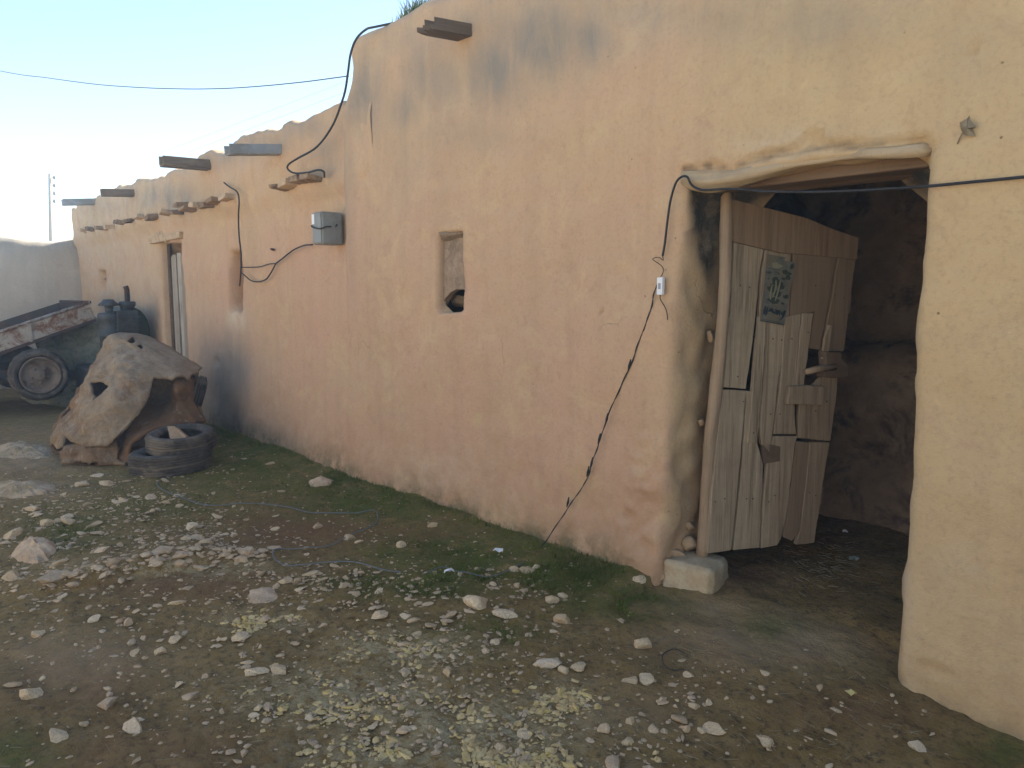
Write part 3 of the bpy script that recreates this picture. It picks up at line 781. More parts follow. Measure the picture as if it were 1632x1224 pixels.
# ------------------------------------------------------------------ low house
YL = .06
low = thing('mud_house', 'low long mud house with jutting drain spouts and a ledge of flat stones', 'house', (-10, .05, 0))
tp = WP([(545, 163), (490, 190), (440, 205), (388, 216), (365, 236), (330, 244), (300, 263), (270, 276), (222, 290), (195, 294), (165, 311), (140, 319), (124, 330)], YL)
tpx = [p[0] for p in tp][::-1]; tpz = [p[1] for p in tp][::-1]
XL = on_y(122, 400, YL).x
XC_ = XC
def low_top(x): return float(np.interp(x, tpx, tpz)) + .04 * pn((x, 0, 0), 2.4, 14) + .04 * pn((x, 0, 0), 6, 15) + .02 * pn((x, 0, 0), 15, 16)
ld = WP([(251, 388), (288, 387), (288, 575), (252, 575)], YL); ld = [ld[0], ld[1], (ld[1][0], -.6), (ld[0][0], -.6)]
ln = WP([(363, 402), (384, 400), (384, 495), (363, 496)], YL); ln2 = WP([(158, 432), (168, 431), (168, 465), (158, 466)], YL)
def low_attrs(V):
    px, py, t = project(V)
    n1 = np.array([pn(p, 1.4, 8) for p in V]); n2 = np.array([pn((p[0], p[1], p[2] * .3), 2.6, 9) for p in V])
    st = blobs(px, py, [(350, 610, 50, 90, .7), (270, 315, 60, 25, .9), (470, 200, 90, 25, .6), (330, 660, 50, 50, .75), (520, 250, 22, 60, .6), (420, 225, 60, 20, .5), (170, 330, 40, 15, .5), (380, 590, 25, 60, .7)])
    st = np.clip(np.maximum(st * (1 + .7 * n2), .55 * sstep(2.75, 3.0, V[:, 2]) * (.6 + n2)), 0, 1)
    moss = np.clip(.9 * sstep(.3, 0, V[:, 2] + .08 * n1), 0, 1)
    pale = np.clip(blobs(px, py, [(378, 510, 16, 18, 1.0), (255, 380, 12, 12, .5)]), 0, 1)
    return dict(foot=sstep(.7, .05, V[:, 2] + .25 * n1), stain=st, soot_shade=np.zeros(len(V)), moss=moss, warm=np.clip(.25 * n1 + .35 * sstep(1.8, 2.6, V[:, 2]), 0, 1) * .95, pale=np.maximum(pale, .5 * sstep(-7, -13, V[:, 0])))  # pale grows with distance: haze fade painted into the plaster colour
def low_rough(X, Z):
    P = np.column_stack([X, np.zeros_like(X), Z])
    # lumpy overhang above the ledge
    k = sstep(2.30, 2.5, Z) * (.05 + .05 * fbm(P, 1.7, 3, 77))
    p = on_y(345, 577, YL); q = ((X - p.x) / .05) ** 2 + ((Z - p.z) / .04) ** 2
    return -k + .05 * sstep(1.3, .5, q) - (YL - .006) * sstep(2.1, 1.3, Z) * sstep(XC - 2.0, XC - .1, X)
LXs = spaced([(XL, -9, .05), (-9, XC + .35, .04)]); LZs = spaced([(-.25, 2.2, .04), (2.2, 3.0, .03)])
facade('wall', low, M['plaster'], LXs, LZs, YL, low_top,
       [dict(poly=ld, r=.03, band=.12, depth=.32, jit=.012), dict(poly=ln, r=.02, band=.08, depth=.22, jit=.008), dict(poly=ln2, r=.02, band=.06, depth=.12, jit=.008, cell=.2)],
       .045, low_attrs, .2, .05, None, 3, .5, low_rough)
b = MB(); b.box((XL + .2, 3.2, 1.35), (.4, 5.4, 2.9)); b.box((-10.3, 6.0, 1.35), (10.3, .4, 2.9)); b.build('rear_wall', M['soil_roof'], low)
MB().box((-10.3, 3.3, 2.74), (9.9, 5.7, .1)).build('roof', M['soil_roof'], low)
q = MB(); a0 = Vector((ln[0][0], YL + .2, ln[2][1])); q.box(((ln[0][0] + ln[1][0]) / 2, YL + .25, (ln[0][1] + ln[2][1]) / 2), (ln[1][0] - ln[0][0] + .3, .06, ln[0][1] - ln[2][1] + .3)).build('window_infill', M['plaster_far'], low)
# far door: pale upright boards, dark gap over them
yd = YL + .15
dx0, dx1, dz1 = ld[0][0], ld[1][0], ld[0][1]
q = MB(); n = 6; w = (dx1 - dx0) / n
for k in range(n):
    q.t = [.1, .35, .0, .5, .2, .3][k]
    q.box((dx0 + w * (k + .5), yd - .01 * (k % 2), .06 + (dz1 - .2) / 2 + .02 * (k % 3)), (w - .015, .03, dz1 - .26), jit=.006, seed=k)
dd = q.build('door', M['far_door'], low, bevel=.004); dd['label'] = 'closed door of pale upright boards'; dd['wl'] = (0, 0, 0)
for zb_ in (.5, dz1 - .5): MB().box(((dx0 + dx1) / 2, yd + .05, zb_), (dx1 - dx0, .03, .08)).build('batten', M['wood_dark'], dd)
MB().tube([(dx0 + .03, yd - .02, 0), (dx0 + .02, yd - .02, 1.1), (dx0 + .04, yd - .02, dz1)], .03, 8, wob=.2).build('door_post', M['wood_dark'], dd, True)
MB().box(((dx0 + dx1) / 2 - .05, YL + .02, dz1 + .05), (dx1 - dx0 + .3, .16, .08), jit=.015, seed=2).build('lintel', M['stone_tan'], low, bevel=.01)
for k, (a, c, w) in enumerate([(258, 376, .2), (268, 381, .16), (279, 379, .14)]):
    me = stone_mesh('lintel_stone', 130 + k, 2, .6, M['stone_tan']); oo = bpy.data.objects.new('lintel_stone', me); C.objects.link(oo); oo.location = on_y(a, c, YL - .01); oo.scale = (w, .14, w); setpar(oo, low)
MB().box(((dx0 + dx1) / 2, 1.6, 1.2), (2.2, .1, 2.6)).build('interior_wall', M['dark_mud'], low)
# ledge of flat stones
led = [(372, 317, 22), (352, 322, 20), (337, 326, 18), (322, 329, 14), (308, 335, 16), (288, 338, 20), (272, 340, 14), (296, 326, 14), (250, 346, 18), (232, 347, 20), (214, 351, 14), (198, 356, 12), (182, 361, 10), (167, 364, 12), (152, 367, 12), (139, 369, 8), (505, 287, 22), (488, 290, 22), (470, 294, 22), (455, 300, 18)]
rn = random.Random(4)
for k, (a, c, w) in enumerate(led):
    p = on_y(a, c, YL - .05); sc = depth_of(p) / FPX / .62
    bx = MB(); bx.box(p, (w * sc * .85, .26, rn.uniform(.035, .06)), Matrix.Rotation(R(rn.uniform(-7, 7)), 3, 'Y') @ Matrix.Rotation(R(rn.uniform(-12, 12)), 3, 'X'), .012, k)
    bx.build('ledge_stone', M['stone_tan'] if k % 3 == 0 else M['dark_mud'], low, bevel=.008)
# drain spouts
def spout(parent, a0, c0, a1, c1, kind, w, seed, y=YL):
    """from the wall (a0,c0) to the tip (a1,c1): the tip lies where the sight line meets the spout's own vertical plane"""
    p = on_y(a0, c0, y - .05); L = None
    tip = on_x(a1, c1, p.x - .03)
    d = tip - p
    if d.length > 1.1: tip = p + d.normalized() * 1.1
    root = p + (p - tip).normalized() * .45
    ax = (tip - root).normalized(); side = ax.cross(Vector((0, 0, 1))).normalized(); up = side.cross(ax)
    q = MB()
    h = w * .62
    def sheet(o1, o2, th=.006):
        a = [root + side * o1[0] + up * o1[1], tip + side * o1[0] + up * o1[1], tip + side * o2[0] + up * o2[1], root + side * o2[0] + up * o2[1]]
        n = (a[1] - a[0]).cross(a[2] - a[1]).normalized() * th
        q.prism(a, n)
    if kind == 'metal':
        sheet((-w / 2, 0), (w / 2, 0)); sheet((-w / 2, h), (-w / 2, 0)); sheet((w / 2, 0), (w / 2, h))
        return q.build('drain_spout', M['grey_metal'], parent)
    th = .022
    sheet((-w / 2, 0), (w / 2, 0), th); sheet((-w / 2, h), (-w / 2, 0.0), th); sheet((w / 2, 0), (w / 2, h * 1.15), th)
    return q.build('drain_spout', M['wood_dark'], parent, bevel=.003)
spout(low, 446, 246, 363, 246, 'metal', .13, 1)
spout(low, 330, 268, 257, 262, 'wood', .13, 2)
spout(low, 214, 311, 162, 310, 'wood', .11, 3)
spout(low, 152, 326, 100, 327, 'metal', .14, 4)
# broken wooden spout on the tall house
p0 = on_y(742, 62, 0); tip = on_x(676, 50, p0.x - .03); ax = (tip - p0); 
if ax.length > .6: tip = p0 + ax.normalized() * .6
rt = p0 - (tip - p0).normalized() * .3
q = MB(); ax = (tip - rt).normalized(); sd_ = ax.cross(Vector((0, 0, 1))).normalized(); up_ = sd_.cross(ax)
jag = [(-.07, 0), (-.045, -.05), (-.02, .02), (.01, -.03), (.035, .03), (.055, -.01), (.07, -.06)]
q.prism([rt - sd_ * .07, rt + sd_ * .07] + [tip + sd_ * k + ax * j for k, j in jag[::-1]], up_ * .028)
q.prism([rt + sd_ * .07, rt + sd_ * .045, tip + sd_ * .04 - ax * .03, tip + sd_ * .055 - ax * .05], up_ * .085)
q.prism([rt - sd_ * .07, rt - sd_ * .045, tip - sd_ * .04 - ax * .08, tip - sd_ * .06 - ax * .04], up_ * .075)
q.build('drain_spout', M['wood_dark'], tall)

# ------------------------------------------------------------------ boundary wall behind the trailer, plus added unseen bounce runs
XB = XL + .05
bw_pts = []
def bw_top(y): return float(np.interp(-y, [0, .3, .6, 1.1, 8], [2.50, 2.44, 2.46, 2.53, 2.6])) + .02 * pn((0, y, 0), 3, 3)
ys = spaced([(-7.0, -2, .15), (-2, .70, .04)]); zs = spaced([(-.2, 2.45, .06), (2.45, 2.5, .02)])
V = []; 
for z in zs:
    for y in ys:
        zt = bw_top(y); zz = -.2 + (z + .2) * (zt + .2) / 2.7
        dt = zt - zz; k = .10 - math.sqrt(max(0, .01 - max(0, .10 - dt) ** 2)) if dt < .10 else 0
        V.append((XB - k + .03 * pn((y, zz, 0), 1.2, 71) + .015 * pn((y, zz, 0), 4, 72), y, zz))
ny = len(ys); F = [(j * ny + i, j * ny + i + 1, (j + 1) * ny + i + 1, (j + 1) * ny + i) for j in range(len(zs) - 1) for i in range(ny - 1)]
n0 = len(V); top = [(XB - .4, y, V[(len(zs) - 1) * ny + i][2]) for i, y in enumerate(ys)]; V += top
F += [((len(zs) - 1) * ny + i, (len(zs) - 1) * ny + i + 1, n0 + i + 1, n0 + i) for i in range(ny - 1)]
bot = [(XB - .4, y, -.2) for y in ys]; n1 = len(V); V += bot
F += [(n0 + i, n0 + i + 1, n1 + i + 1, n1 + i) for i in range(ny - 1)]
def bounce_wall_run(p, q, step=.25):
    global V, F
    p, q = Vector(p), Vector(q); d = (q - p); n = max(2, int(d.length / step)); inn = Vector((-d.y, d.x, 0)).normalized(); m = 9
    o = len(V)
    for i in range(n + 1):
        c = p + d * (i / n); zt = 2.55 + .05 * pn((c.x, c.y, 0), .8, 3) + .02 * pn((c.x, c.y, 0), 3, 3)
        for j in range(m):
            z = -.2 + (zt + .2) * j / (m - 1); k = .03 * pn((c.x, c.y, z), 1.2, 71)
            e = c + inn * k; V.append((e.x, e.y, z))
        V.append((c.x - inn.x * .4, c.y - inn.y * .4, zt)); V.append((c.x - inn.x * .4, c.y - inn.y * .4, -.2))
    m += 2
    for i in range(n):
        for j in range(m - 1): F.append((o + i * m + j, o + i * m + j + 1, o + (i + 1) * m + j + 1, o + (i + 1) * m + j))
V = list(V)
bounce_wall_run((6.0, -8.6, 0), (XB + .0, -8.6, 0)); bounce_wall_run((XB, -8.6, 0), (XB, -6.9, 0))  # unseen runs behind the camera, added so sunlight bounces onto the facade
V = np.array(V); nz1 = np.array([pn(p, 1.1, 8) for p in V])
bwo = raw_mesh('courtyard_wall', V, F, M['old_plaster'], None, True, dict(stain=np.clip(sstep(1.9, 2.5, V[:, 2]) * .9 + .5 * nz1, 0, 1), soot_shade=nz1 * 0, moss=sstep(.4, 0, V[:, 2]) * .8, warm=np.clip(.3 + nz1, 0, 1), pale=np.clip(nz1 * .8, 0, 1)))
tag(bwo, 'weathered grey courtyard wall closing the yard behind the trailer, with an added unseen bounce run', 'wall')

# ------------------------------------------------------------------ utility pole and wires
base = on_t(80, 470, 40.0); base.z = 0; top = on_t(80, 277, 40.0)
pole = thing('utility_pole', 'slim utility pole with small insulators rising beyond the courtyard wall', 'utility pole', tuple(base))
MB().tube([base, (base + top) / 2, top], [.13, .115, .095], 10).build('pole', M['concrete_pole'], pole, True)
for k in range(4):
    c = on_t(86.5, 283 + k * 12.5, 40.0)
    MB().lathe([(0, -.10), (.05, -.09), (.07, -.03), (.045, 0), (.06, .05), (.03, .10), (0, .10)], 10, Matrix.Translation(c)).tube([Vector((top.x, top.y, c.z)), c], .022, 6).build('insulator', M['insulator'], pole, True)
def cable(name, pts, r, mat, label, cat, group=None, n=8, seg=8):
    o = MB().tube(resample(pts, n), r, seg).build(name, mat, None, True)
    return tag(o, label, cat, group)
end = on_y(556, 121, .05); st = on_t(-160, 78, 13.0)
P = []
ctrl = [(-160, 78), (0, 113), (75, 124), (150, 134), (215, 139), (280, 141.5), (340, 141.5), (400, 138.5), (480, 131), (556, 121)]
t0, t1 = 13.0, depth_of(end)
for a, c in ctrl: f = (a + 160) / 716; P.append(on_t(a, c, 1 / ((1 - f) / t0 + f / t1)))
cable('overhead_wire', P, .0045, M['thin_wire'], 'dark overhead wire sagging across the sky to the tall house corner', 'wire')
for k, (a0, c0, a1, c1) in enumerate([(300, 222, 620, 103), (290, 240, 620, 120)]):
    A, B = on_t(a0 - 300, c0 + 112, 80), on_t(a1, c1, 45); Mid = (A + B) / 2; Mid.z -= .25
    cable('overhead_wire', [A, Mid, B], .010, M['grey_metal'], 'faint thin distant wire above the low roof, ' + ('upper of the pair' if k == 0 else 'lower of the pair'), 'wire', 'distant wires over the low roof')
# heavy cable looping off the roof corner
hc = [(597, 43, -.05), (582, 48, -.08), (568, 62, -.10), (559, 85, -.12), (555, 112, -.13), (551, 140, -.13), (545, 162, -.12), (530, 200, -.12), (505, 234, -.12), (475, 252, -.12), (460, 262, -.12), (459, 270, -.12), (470, 276, -.12), (490, 275, -.1), (507, 271, -.09), (516, 274, -.06), (517, 282, -.0)]
ce_ = on_y(597, 43, -.05)
cable('power_cable', [Vector((ce_.x + .30, .55, tall_top(ce_.x + .3) + .02)), Vector((ce_.x + .12, .22, tall_top(ce_.x + .1) + .025))] + [on_y(a, c, y) for a, c, y in hc], .0085, M['cable'], 'thick black cable looping down from the roof corner above the meter box', 'cable', n=6)
# meter box
mb = thing('meter_box', 'grey metal meter box fixed on the wall at the house joint', 'meter box', tuple(on_y(511, 390, -.05)))
c0 = on_y(504, 364, .0); sz = (on_y(528, 364, -.1).x - on_y(504, 364, -.1).x, .22, on_y(511, 339, -.1).z - on_y(511, 391, -.1).z)
cc = on_y(513, 364, -.10)
MB().box((cc.x, -.045, cc.z), (sz[0] * .62, .19, sz[2])).build('case', M['meter'], mb, bevel=.015, bseg=3)
MB().box((cc.x, -.143, cc.z), (sz[0] * .56, .012, sz[2] * .92)).build('lid', M['meter'], mb, bevel=.004)
lb = on_x(494, 348, cc.x + sz[0] / 2 + .001)
MB().box((cc.x - sz[0] * .20, -.150, cc.z + sz[2] * .28), (.04, .004, .08)).build('sticker', M['white_plastic'], mb)
MB().tube(resample([(cc.x - sz[0] * .32, -.11, cc.z + .03), (cc.x - sz[0] * .3, -.155, cc.z + .02), (cc.x, -.160, cc.z), (cc.x + sz[0] * .3, -.155, cc.z - .01), (cc.x + sz[0] * .36, -.10, cc.z + .01), on_y(533, 362, -.02), on_y(537, 358, -.03)], 5), .006, 6).build('tie_wire', M['thin_wire'], mb, True)
def wallwire(name, pxs, r, mat, label, cat, y=-.02, n=6, group=None):
    return cable(name, [on_y(a, c, y) for a, c in pxs], r * .75, mat, label, cat, group, n)
wallwire('wire', [(498, 390), (485, 391), (470, 397), (460, 404), (450, 412), (440, 420), (436, 427), (431, 436), (424, 445), (412, 449), (400, 447), (390, 439), (384, 434)], .009, M['thin_wire'], 'frayed twisted wire drooping from the meter box to the wall recess', 'wire', YL - .07)
wallwire('wire', [(440, 420), (428, 421), (415, 425), (400, 426), (383, 426)], .007, M['thin_wire'], 'short thin wire stretched level between the twisted wire and the hanging cable', 'wire', YL - .07)
wallwire('wire', [(357, 291), (366, 298), (377, 305), (381, 318), (380, 345), (381, 375), (384, 405), (384, 430), (382, 456)], .011, M['cable'], 'black cable hanging down the low house wall past the recess', 'cable', YL - .12)
# cable around the doorway
dc = [(1056, 408, -.025), (1060, 385, -.03), (1064, 350, -.035), (1069, 318, -.04), (1077, 292, -.045), (1086, 282, -.05), (1095, 282, -.045), (1101, 293, -.04), (1110, 300, -.04), (1125, 303, -.05), (1165, 301, -.06), (1220, 305, -.06), (1300, 306, -.055), (1380, 303, -.05), (1475, 297, -.05), (1550, 290, -.045), (1632, 282, -.04), (1760, 268, -.03)]
cable('power_cable', [on_y(a, c, y) for a, c, y in dc], .0058, M['cable'], 'black cable strung across the top of the doorway and hooked at the lintel end', 'cable', n=6)
cable('wire', [on_y(a, c, -.03) for a, c in [(1056, 408), (1057, 415), (1050, 410), (1040, 413), (1051, 421), (1057, 428), (1056, 436), (1053, 441)]], .0022, M['thin_wire'], 'short kinked thin wire above the white plastic connector', 'wire', n=3, seg=6)
cn = thing('wire_connector', 'small white plastic connector hanging beside the doorway', 'connector', tuple(on_y(1053, 456, -.03)))
q0, q1 = on_y(1053, 442, -.035), on_y(1053, 470, -.035)
MB().box((q0 + q1) / 2, (.034, .022, (q0 - q1).length)).build('body', M['white_plastic'], cn, bevel=.003)
MB().box((q0 + q1) / 2 + Vector((0, -.012, .0)), (.012, .006, .03)).build('screw_plate', M['grey_metal'], cn)
cable('wire', [on_y(a, c, -.03) for a, c in [(1052, 470), (1053, 478), (1060, 490), (1063, 500), (1064, 510)]], .0024, M['thin_wire'], 'short loose wire end dangling under the white connector', 'wire', seg=6)
tw = [(1050, 444), (1042, 470), (1035, 500), (1020, 540), (1005, 582), (985, 625), (967, 668), (955, 705), (943, 738), (935, 765), (915, 795), (895, 825), (870, 862), (850, 885), (832, 900)]
P1 = [on_y(a, c, -.02 - .12 * max(0, (i - 10) / 4)) for i, (a, c) in enumerate(tw)]
P1 = resample(P1, 6); P2 = []
for i, p in enumerate(P1):
    k = math.sin(i * .9) * .0045; P2.append(p + Vector((k, -.003 * math.cos(i * .9), 0)))
q = MB(); q.tube(P1, .0024, 6); q.tube(P2, .0022, 6)
for a, c in [(1003, 583), (967, 668), (955, 700), (943, 738), (937, 752), (905, 801)]:
    s = on_y(a, c, -.022); q.tube([s + Vector((.008, 0, .035)), s, s - Vector((.008, 0, .03))], [.003, .0075, .003], 7)
tag(q.build('wire', M['cable'], None, True), 'long twisted wire with taped joints running down the wall to the moss', 'wire')
def groundline(name, pxs, r, mat, label, cat, n=6, lift=.012):
    P = []
    for p in resample([on_z(a, c, .02) for a, c in pxs], n): P.append(Vector((p.x, p.y, gh(p.x, p.y) + lift + .006 * pn(p, 5, 3))))
    o = MB().tube(P, r, 6).build(name, mat, None, True); return tag(o, label, cat)
groundline('twine', [(640, 916), (612, 913), (585, 905), (555, 896), (520, 896), (480, 902), (455, 903), (438, 893), (436, 882), (450, 876), (490, 872), (530, 866), (560, 850), (590, 838), (602, 826), (595, 815), (560, 818), (500, 815), (455, 803), (400, 799), (340, 802), (300, 795), (250, 770), (310, 745), (313, 738)], .0034, M['twine'], 'blue grey twine looping over the dirt and moss towards the tyres', 'twine', 8)
groundline('twine', [(680, 915), (705, 905), (725, 912), (750, 915), (775, 919), (800, 912), (832, 900)], .003, M['twine'], 'short dark twine lying in the moss beside the white scraps', 'twine')
groundline('wire_loop', [(1090, 1063), (1072, 1064), (1058, 1055), (1056, 1040), (1066, 1032), (1078, 1030), (1092, 1038)], .0028, M['thin_wire'], 'thin rusty wire loop lying on the dirt near the doorway', 'wire', 8)

# ------------------------------------------------------------------ sheet draped over the tyre heap
def sheet_mesh(outline, holes, ctrl, step, seed, amp=.05):
    """outline in the pixels of the photograph; ctrl = (px, py, depth)"""
    ol = []
    rn = random.Random(seed)
    def dens(poly):
        out = []
        for i in range(len(poly)):
            a = Vector(poly[i]); c = Vector(poly[(i + 1) % len(poly)]); L = (c - a).length; n = max(1, int(L / 4))
            for k in range(n): out.append(a + (c - a) * (k / n) + Vector((rn.uniform(-.7, .7), rn.uniform(-.7, .7))))
        return out
    polys = [dens(outline)] + [dens(h) for h in holes]
    vs, es = [], []
    for P in polys:
        o = len(vs); vs += P; es += [(o + i, o + (i + 1) % len(P)) for i in range(len(P))]
    xs = [p.x for p in polys[0]]; yz = [p.y for p in polys[0]]
    X, Y = np.meshgrid(np.arange(min(xs) + 1, max(xs), step), np.arange(min(yz) + 1, max(yz), step)); X = X.ravel() + np.random.RandomState(seed).uniform(-.8, .8, X.size); Y = Y.ravel()
    ok = np.ones(X.shape, bool)
    for i, P in enumerate(polys):
        sd, _, _ = poly_sdf(X, Y, [(p.x, p.y) for p in P]); ok &= (sd < -1.6) if i == 0 else (sd > 1.6)
    vs += [Vector((a, c)) for a, c in zip(X[ok], Y[ok])]
    r = delaunay_2d_cdt(vs, es, [], 0, 1e-4)
    V2, T = r[0], r[2]
    A = np.array([(v.x, v.y) for v in V2])
    cen = np.array([A[list(t)].mean(0) for t in T])
    ok = np.ones(len(T), bool)
    for i, P in enumerate(polys):
        sd, _, _ = poly_sdf(cen[:, 0], cen[:, 1], [(p.x, p.y) for p in P]); ok &= (sd < 0) if i == 0 else (sd > 0)
    T = [t for t, k in zip(T, ok) if k]
    c = np.array(ctrl, float)
    # thin-plate spline through the control depths
    def U(r2): return np.where(r2 > 1e-9, r2 * np.log(r2 + 1e-12), 0)
    s = 100.0; K = U(((c[:, None, :2] - c[None, :, :2]) / s ** 1 * 1.0) .__pow__(2).sum(-1)) + np.eye(len(c)) * .02
    Pm = np.column_stack([np.ones(len(c)), c[:, :2] / s])
    A_ = np.block([[K, Pm], [Pm.T, np.zeros((3, 3))]])
    w = np.linalg.solve(A_, np.concatenate([c[:, 2], [0, 0, 0]]))
    q = U((((A[:, None, :] - c[None, :, :2]) / s) ** 2).sum(-1))
    t = q @ w[:len(c)] + np.column_stack([np.ones(len(A)), A / s]) @ w[len(c):]
    out = []
    for (a, b_), tt in zip(A, t):
        p = on_t(a, b_, tt)
        p = p + _F * amp * (1.3 * pn(p, 3.2, seed) + .9 * (abs(pn(p, 5.5, seed + 1)) - .3) * 2 + .5 * pn(p, 11, seed + 3) + .3 * pn(p, 22, seed + 2))
        if p.z < .012: p.z = .012
        out.append(p)
    return out, T
SA = [(84, 707), (91, 682), (113, 641), (135, 608), (148, 585), (156, 567), (165, 546), (176, 537), (191, 532), (218, 533), (236, 538), (250, 546), (268, 553), (280, 560), (297, 573), (310, 581), (319, 588), (313, 592), (316, 597), (306, 598), (303, 605), (296, 600), (286, 601), (276, 605), (259, 602), (245, 602), (238, 612), (234, 643), (226, 658), (212, 671), (203, 682), (191, 696), (176, 710), (141, 712), (124, 707), (106, 694), (103, 712), (92, 716)]
holes = [[(147, 611), (165, 608), (175, 620), (162, 632), (153, 641), (150, 626)], [(207, 545), (213, 538), (218, 547), (214, 549)], [(220, 552), (227, 550), (233, 555), (228, 559)]]
cA = [(84, 707, 7.2), (113, 641, 7.35), (156, 567, 7.6), (190, 532, 7.75), (235, 538, 7.85), (280, 560, 7.8), (318, 588, 7.75), (296, 600, 7.35), (262, 602, 7.22), (242, 604, 7.15), (234, 643, 7.0), (212, 671, 6.9), (190, 696, 6.82), (141, 712, 6.86), (110, 695, 7.0),
      (190, 570, 7.35), (240, 570, 7.45), (280, 582, 7.45), (150, 640, 7.05), (190, 640, 6.9), (215, 625, 7.0), (160, 680, 6.85), (125, 670, 7.05), (200, 600, 7.1), (220, 590, 7.2)]
SB = [(240, 604), (259, 602), (276, 605), (296, 600), (305, 604), (312, 646), (326, 672), (294, 677), (253, 683), (232, 694), (216, 706), (211, 722), (209, 745), (203, 748), (196, 742), (191, 722), (196, 702), (206, 680), (214, 668), (228, 655), (236, 642), (237, 615)]
cB = [(242, 606, 7.75), (262, 604, 7.7), (280, 606, 7.35), (300, 604, 7.5), (312, 646, 7.45), (326, 671, 7.3), (290, 677, 7.1), (253, 683, 6.98), (225, 697, 6.88), (209, 740, 6.78), (203, 739, 6.8), (236, 640, 7.5), (250, 640, 7.65), (268, 640, 7.55), (278, 650, 7.2), (284, 625, 7.22), (296, 640, 7.4), (255, 665, 7.2), (225, 670, 7.15), (205, 690, 7.0), (192, 715, 6.95)]
SC = [(104, 712), (124, 707), (141, 711), (176, 709), (186, 702), (192, 716), (190, 732), (204, 739), (203, 746), (185, 744), (141, 742), (104, 741), (100, 722)]
cC = [(104, 712, 6.95), (141, 711, 6.9), (176, 709, 6.86), (104, 741, 6.86), (141, 742, 6.80), (188, 743, 6.78), (140, 725, 6.76), (185, 722, 6.9), (204, 741, 6.8)]
VV, FF, RU = [], [], []
for ol, ho, ct, st_, sd, rust in [(SA, holes, cA, 4, 3, 0.0), (SB, [[(241, 608), (250, 605), (262, 605), (274, 609), (276, 622), (274, 640), (262, 646), (250, 648), (239, 645)]], cB, 4, 8, 1.0), (SC, [], cC, 4, 12, .35)]:
    v, f = sheet_mesh(ol, ho, ct, st_, sd); o = len(VV); VV += v; FF += [tuple(i + o for i in t) for t in f]; RU += [rust] * len(v)
# the far side of the sheet, bulging away and falling to the ground
outer = [(84, 709), (91, 682), (113, 641), (135, 608), (156, 567), (165, 546), (191, 532), (218, 533), (250, 546), (280, 560), (312, 583), (316, 620), (326, 671), (326, 690), (290, 700), (203, 741), (104, 741)]
cR = [(84, 709, 7.25), (113, 641, 7.4), (156, 567, 7.65), (191, 532, 7.8), (250, 546, 7.9), (312, 583, 7.85), (326, 671, 7.5), (290, 700, 7.5), (203, 741, 7.4), (104, 741, 7.3), (180, 620, 8.25), (240, 620, 8.35), (200, 690, 8.1), (140, 680, 7.9), (280, 640, 8.2)]
v, f = sheet_mesh(outer, [], cR, 6, 15); o = len(VV); VV += v; FF += [tuple(i + o for i in t) for t in f]; RU += [.3] * len(v)
sh = raw_mesh('felt_sheet', VV, FF, M['canvas'], None, True, dict(rusty=RU))
md = sh.modifiers.new('thick', 'SOLIDIFY'); md.thickness = .03; md.offset = 0
tag(sh, 'stiff brown dirt caked sheet with holes draped beside the stacked tyres', 'sheet')

# ------------------------------------------------------------------ tyres
def tyre_mb(Ro, Ri, w, M4, n=72, blocks=True):
    q = MB(); h = w / 2
    prof = [(Ri, -h * .55), (Ri + .02, -h * .8), (Ri + (Ro - Ri) * .35, -h * 1.02), (Ri + (Ro - Ri) * .62, -h * 1.06), (Ri + (Ro - Ri) * .66, -h * 1.03), (Ro - .035, -h * .98), (Ro - .012, -h * .86)]
    tr = []
    for k, z in enumerate([-.72, -.46, -.20, .20, .46, .72]):
        tr += [(Ro, h * (z - .09)), (Ro, h * (z + .06)), (Ro - .016, h * (z + .09)), (Ro - .016, h * (z + .16))]
    prof += [(r, z) for r, z in tr] + [(Ro - .012, h * .86), (Ro - .035, h * .98), (Ri + (Ro - Ri) * .66, h * 1.03), (Ri + (Ro - Ri) * .62, h * 1.06), (Ri + (Ro - Ri) * .35, h * 1.02), (Ri + .02, h * .8), (Ri, h * .55)]
    prof += [(Ri + .05, h * .5), (Ro - .05, h * .75), (Ro - .045, 0), (Ro - .05, -h * .75), (Ri + .05, -h * .5)]
    q.lathe(prof, n, M4, closed=True)
    m_ = len(prof); q.mi = [1 if (7 <= f % m_ < 31 and (f % m_ - 7) % 4 in (2, 3)) else 0 for f in range(len(q.f))]
    if blocks:   # shallow cuts across the tread: every third slice of the rim pulled in a little
        m = len(prof); c = M4.translation
        axis = (M4.to_3x3() @ Vector((0, 0, 1))).normalized()
        for k in range(n):
            if k % 3 == 0:
                for i in list(range(7, 11)) + list(range(27, 31)):
                    v = Vector(q.v[k * m + i]); r = v - c; r -= axis * r.dot(axis); q.v[k * m + i] = tuple(v - r.normalized() * .010)
    return q
pT = on_z(273, 732, .09); zt = gh(pT.x, pT.y)
Ml = Matrix.Translation((pT.x, pT.y, zt + .088)) @ Matrix.Rotation(R(2), 4, 'X')
Mu = Matrix.Translation((pT.x + .02, pT.y + .09, zt + .255)) @ Matrix.Rotation(R(5), 4, 'Y') @ Matrix.Rotation(R(4), 4, 'X')
tag(tyre_mb(.345, .20, .18, Ml).build('tyre', [M['rubber'], M['tyre_dust']], None, True), 'wide worn black tyre lying flat on the ground under another tyre', 'tyre', 'old tyres by the sheet')
tag(tyre_mb(.295, .175, .155, Mu).build('tyre', [M['rubber'], M['tyre_dust']], None, True), 'black tyre on top of the stack with a wood chunk on it', 'tyre', 'old tyres by the sheet')
pl = on_t(300, 640, 7.95); pl.z = .36
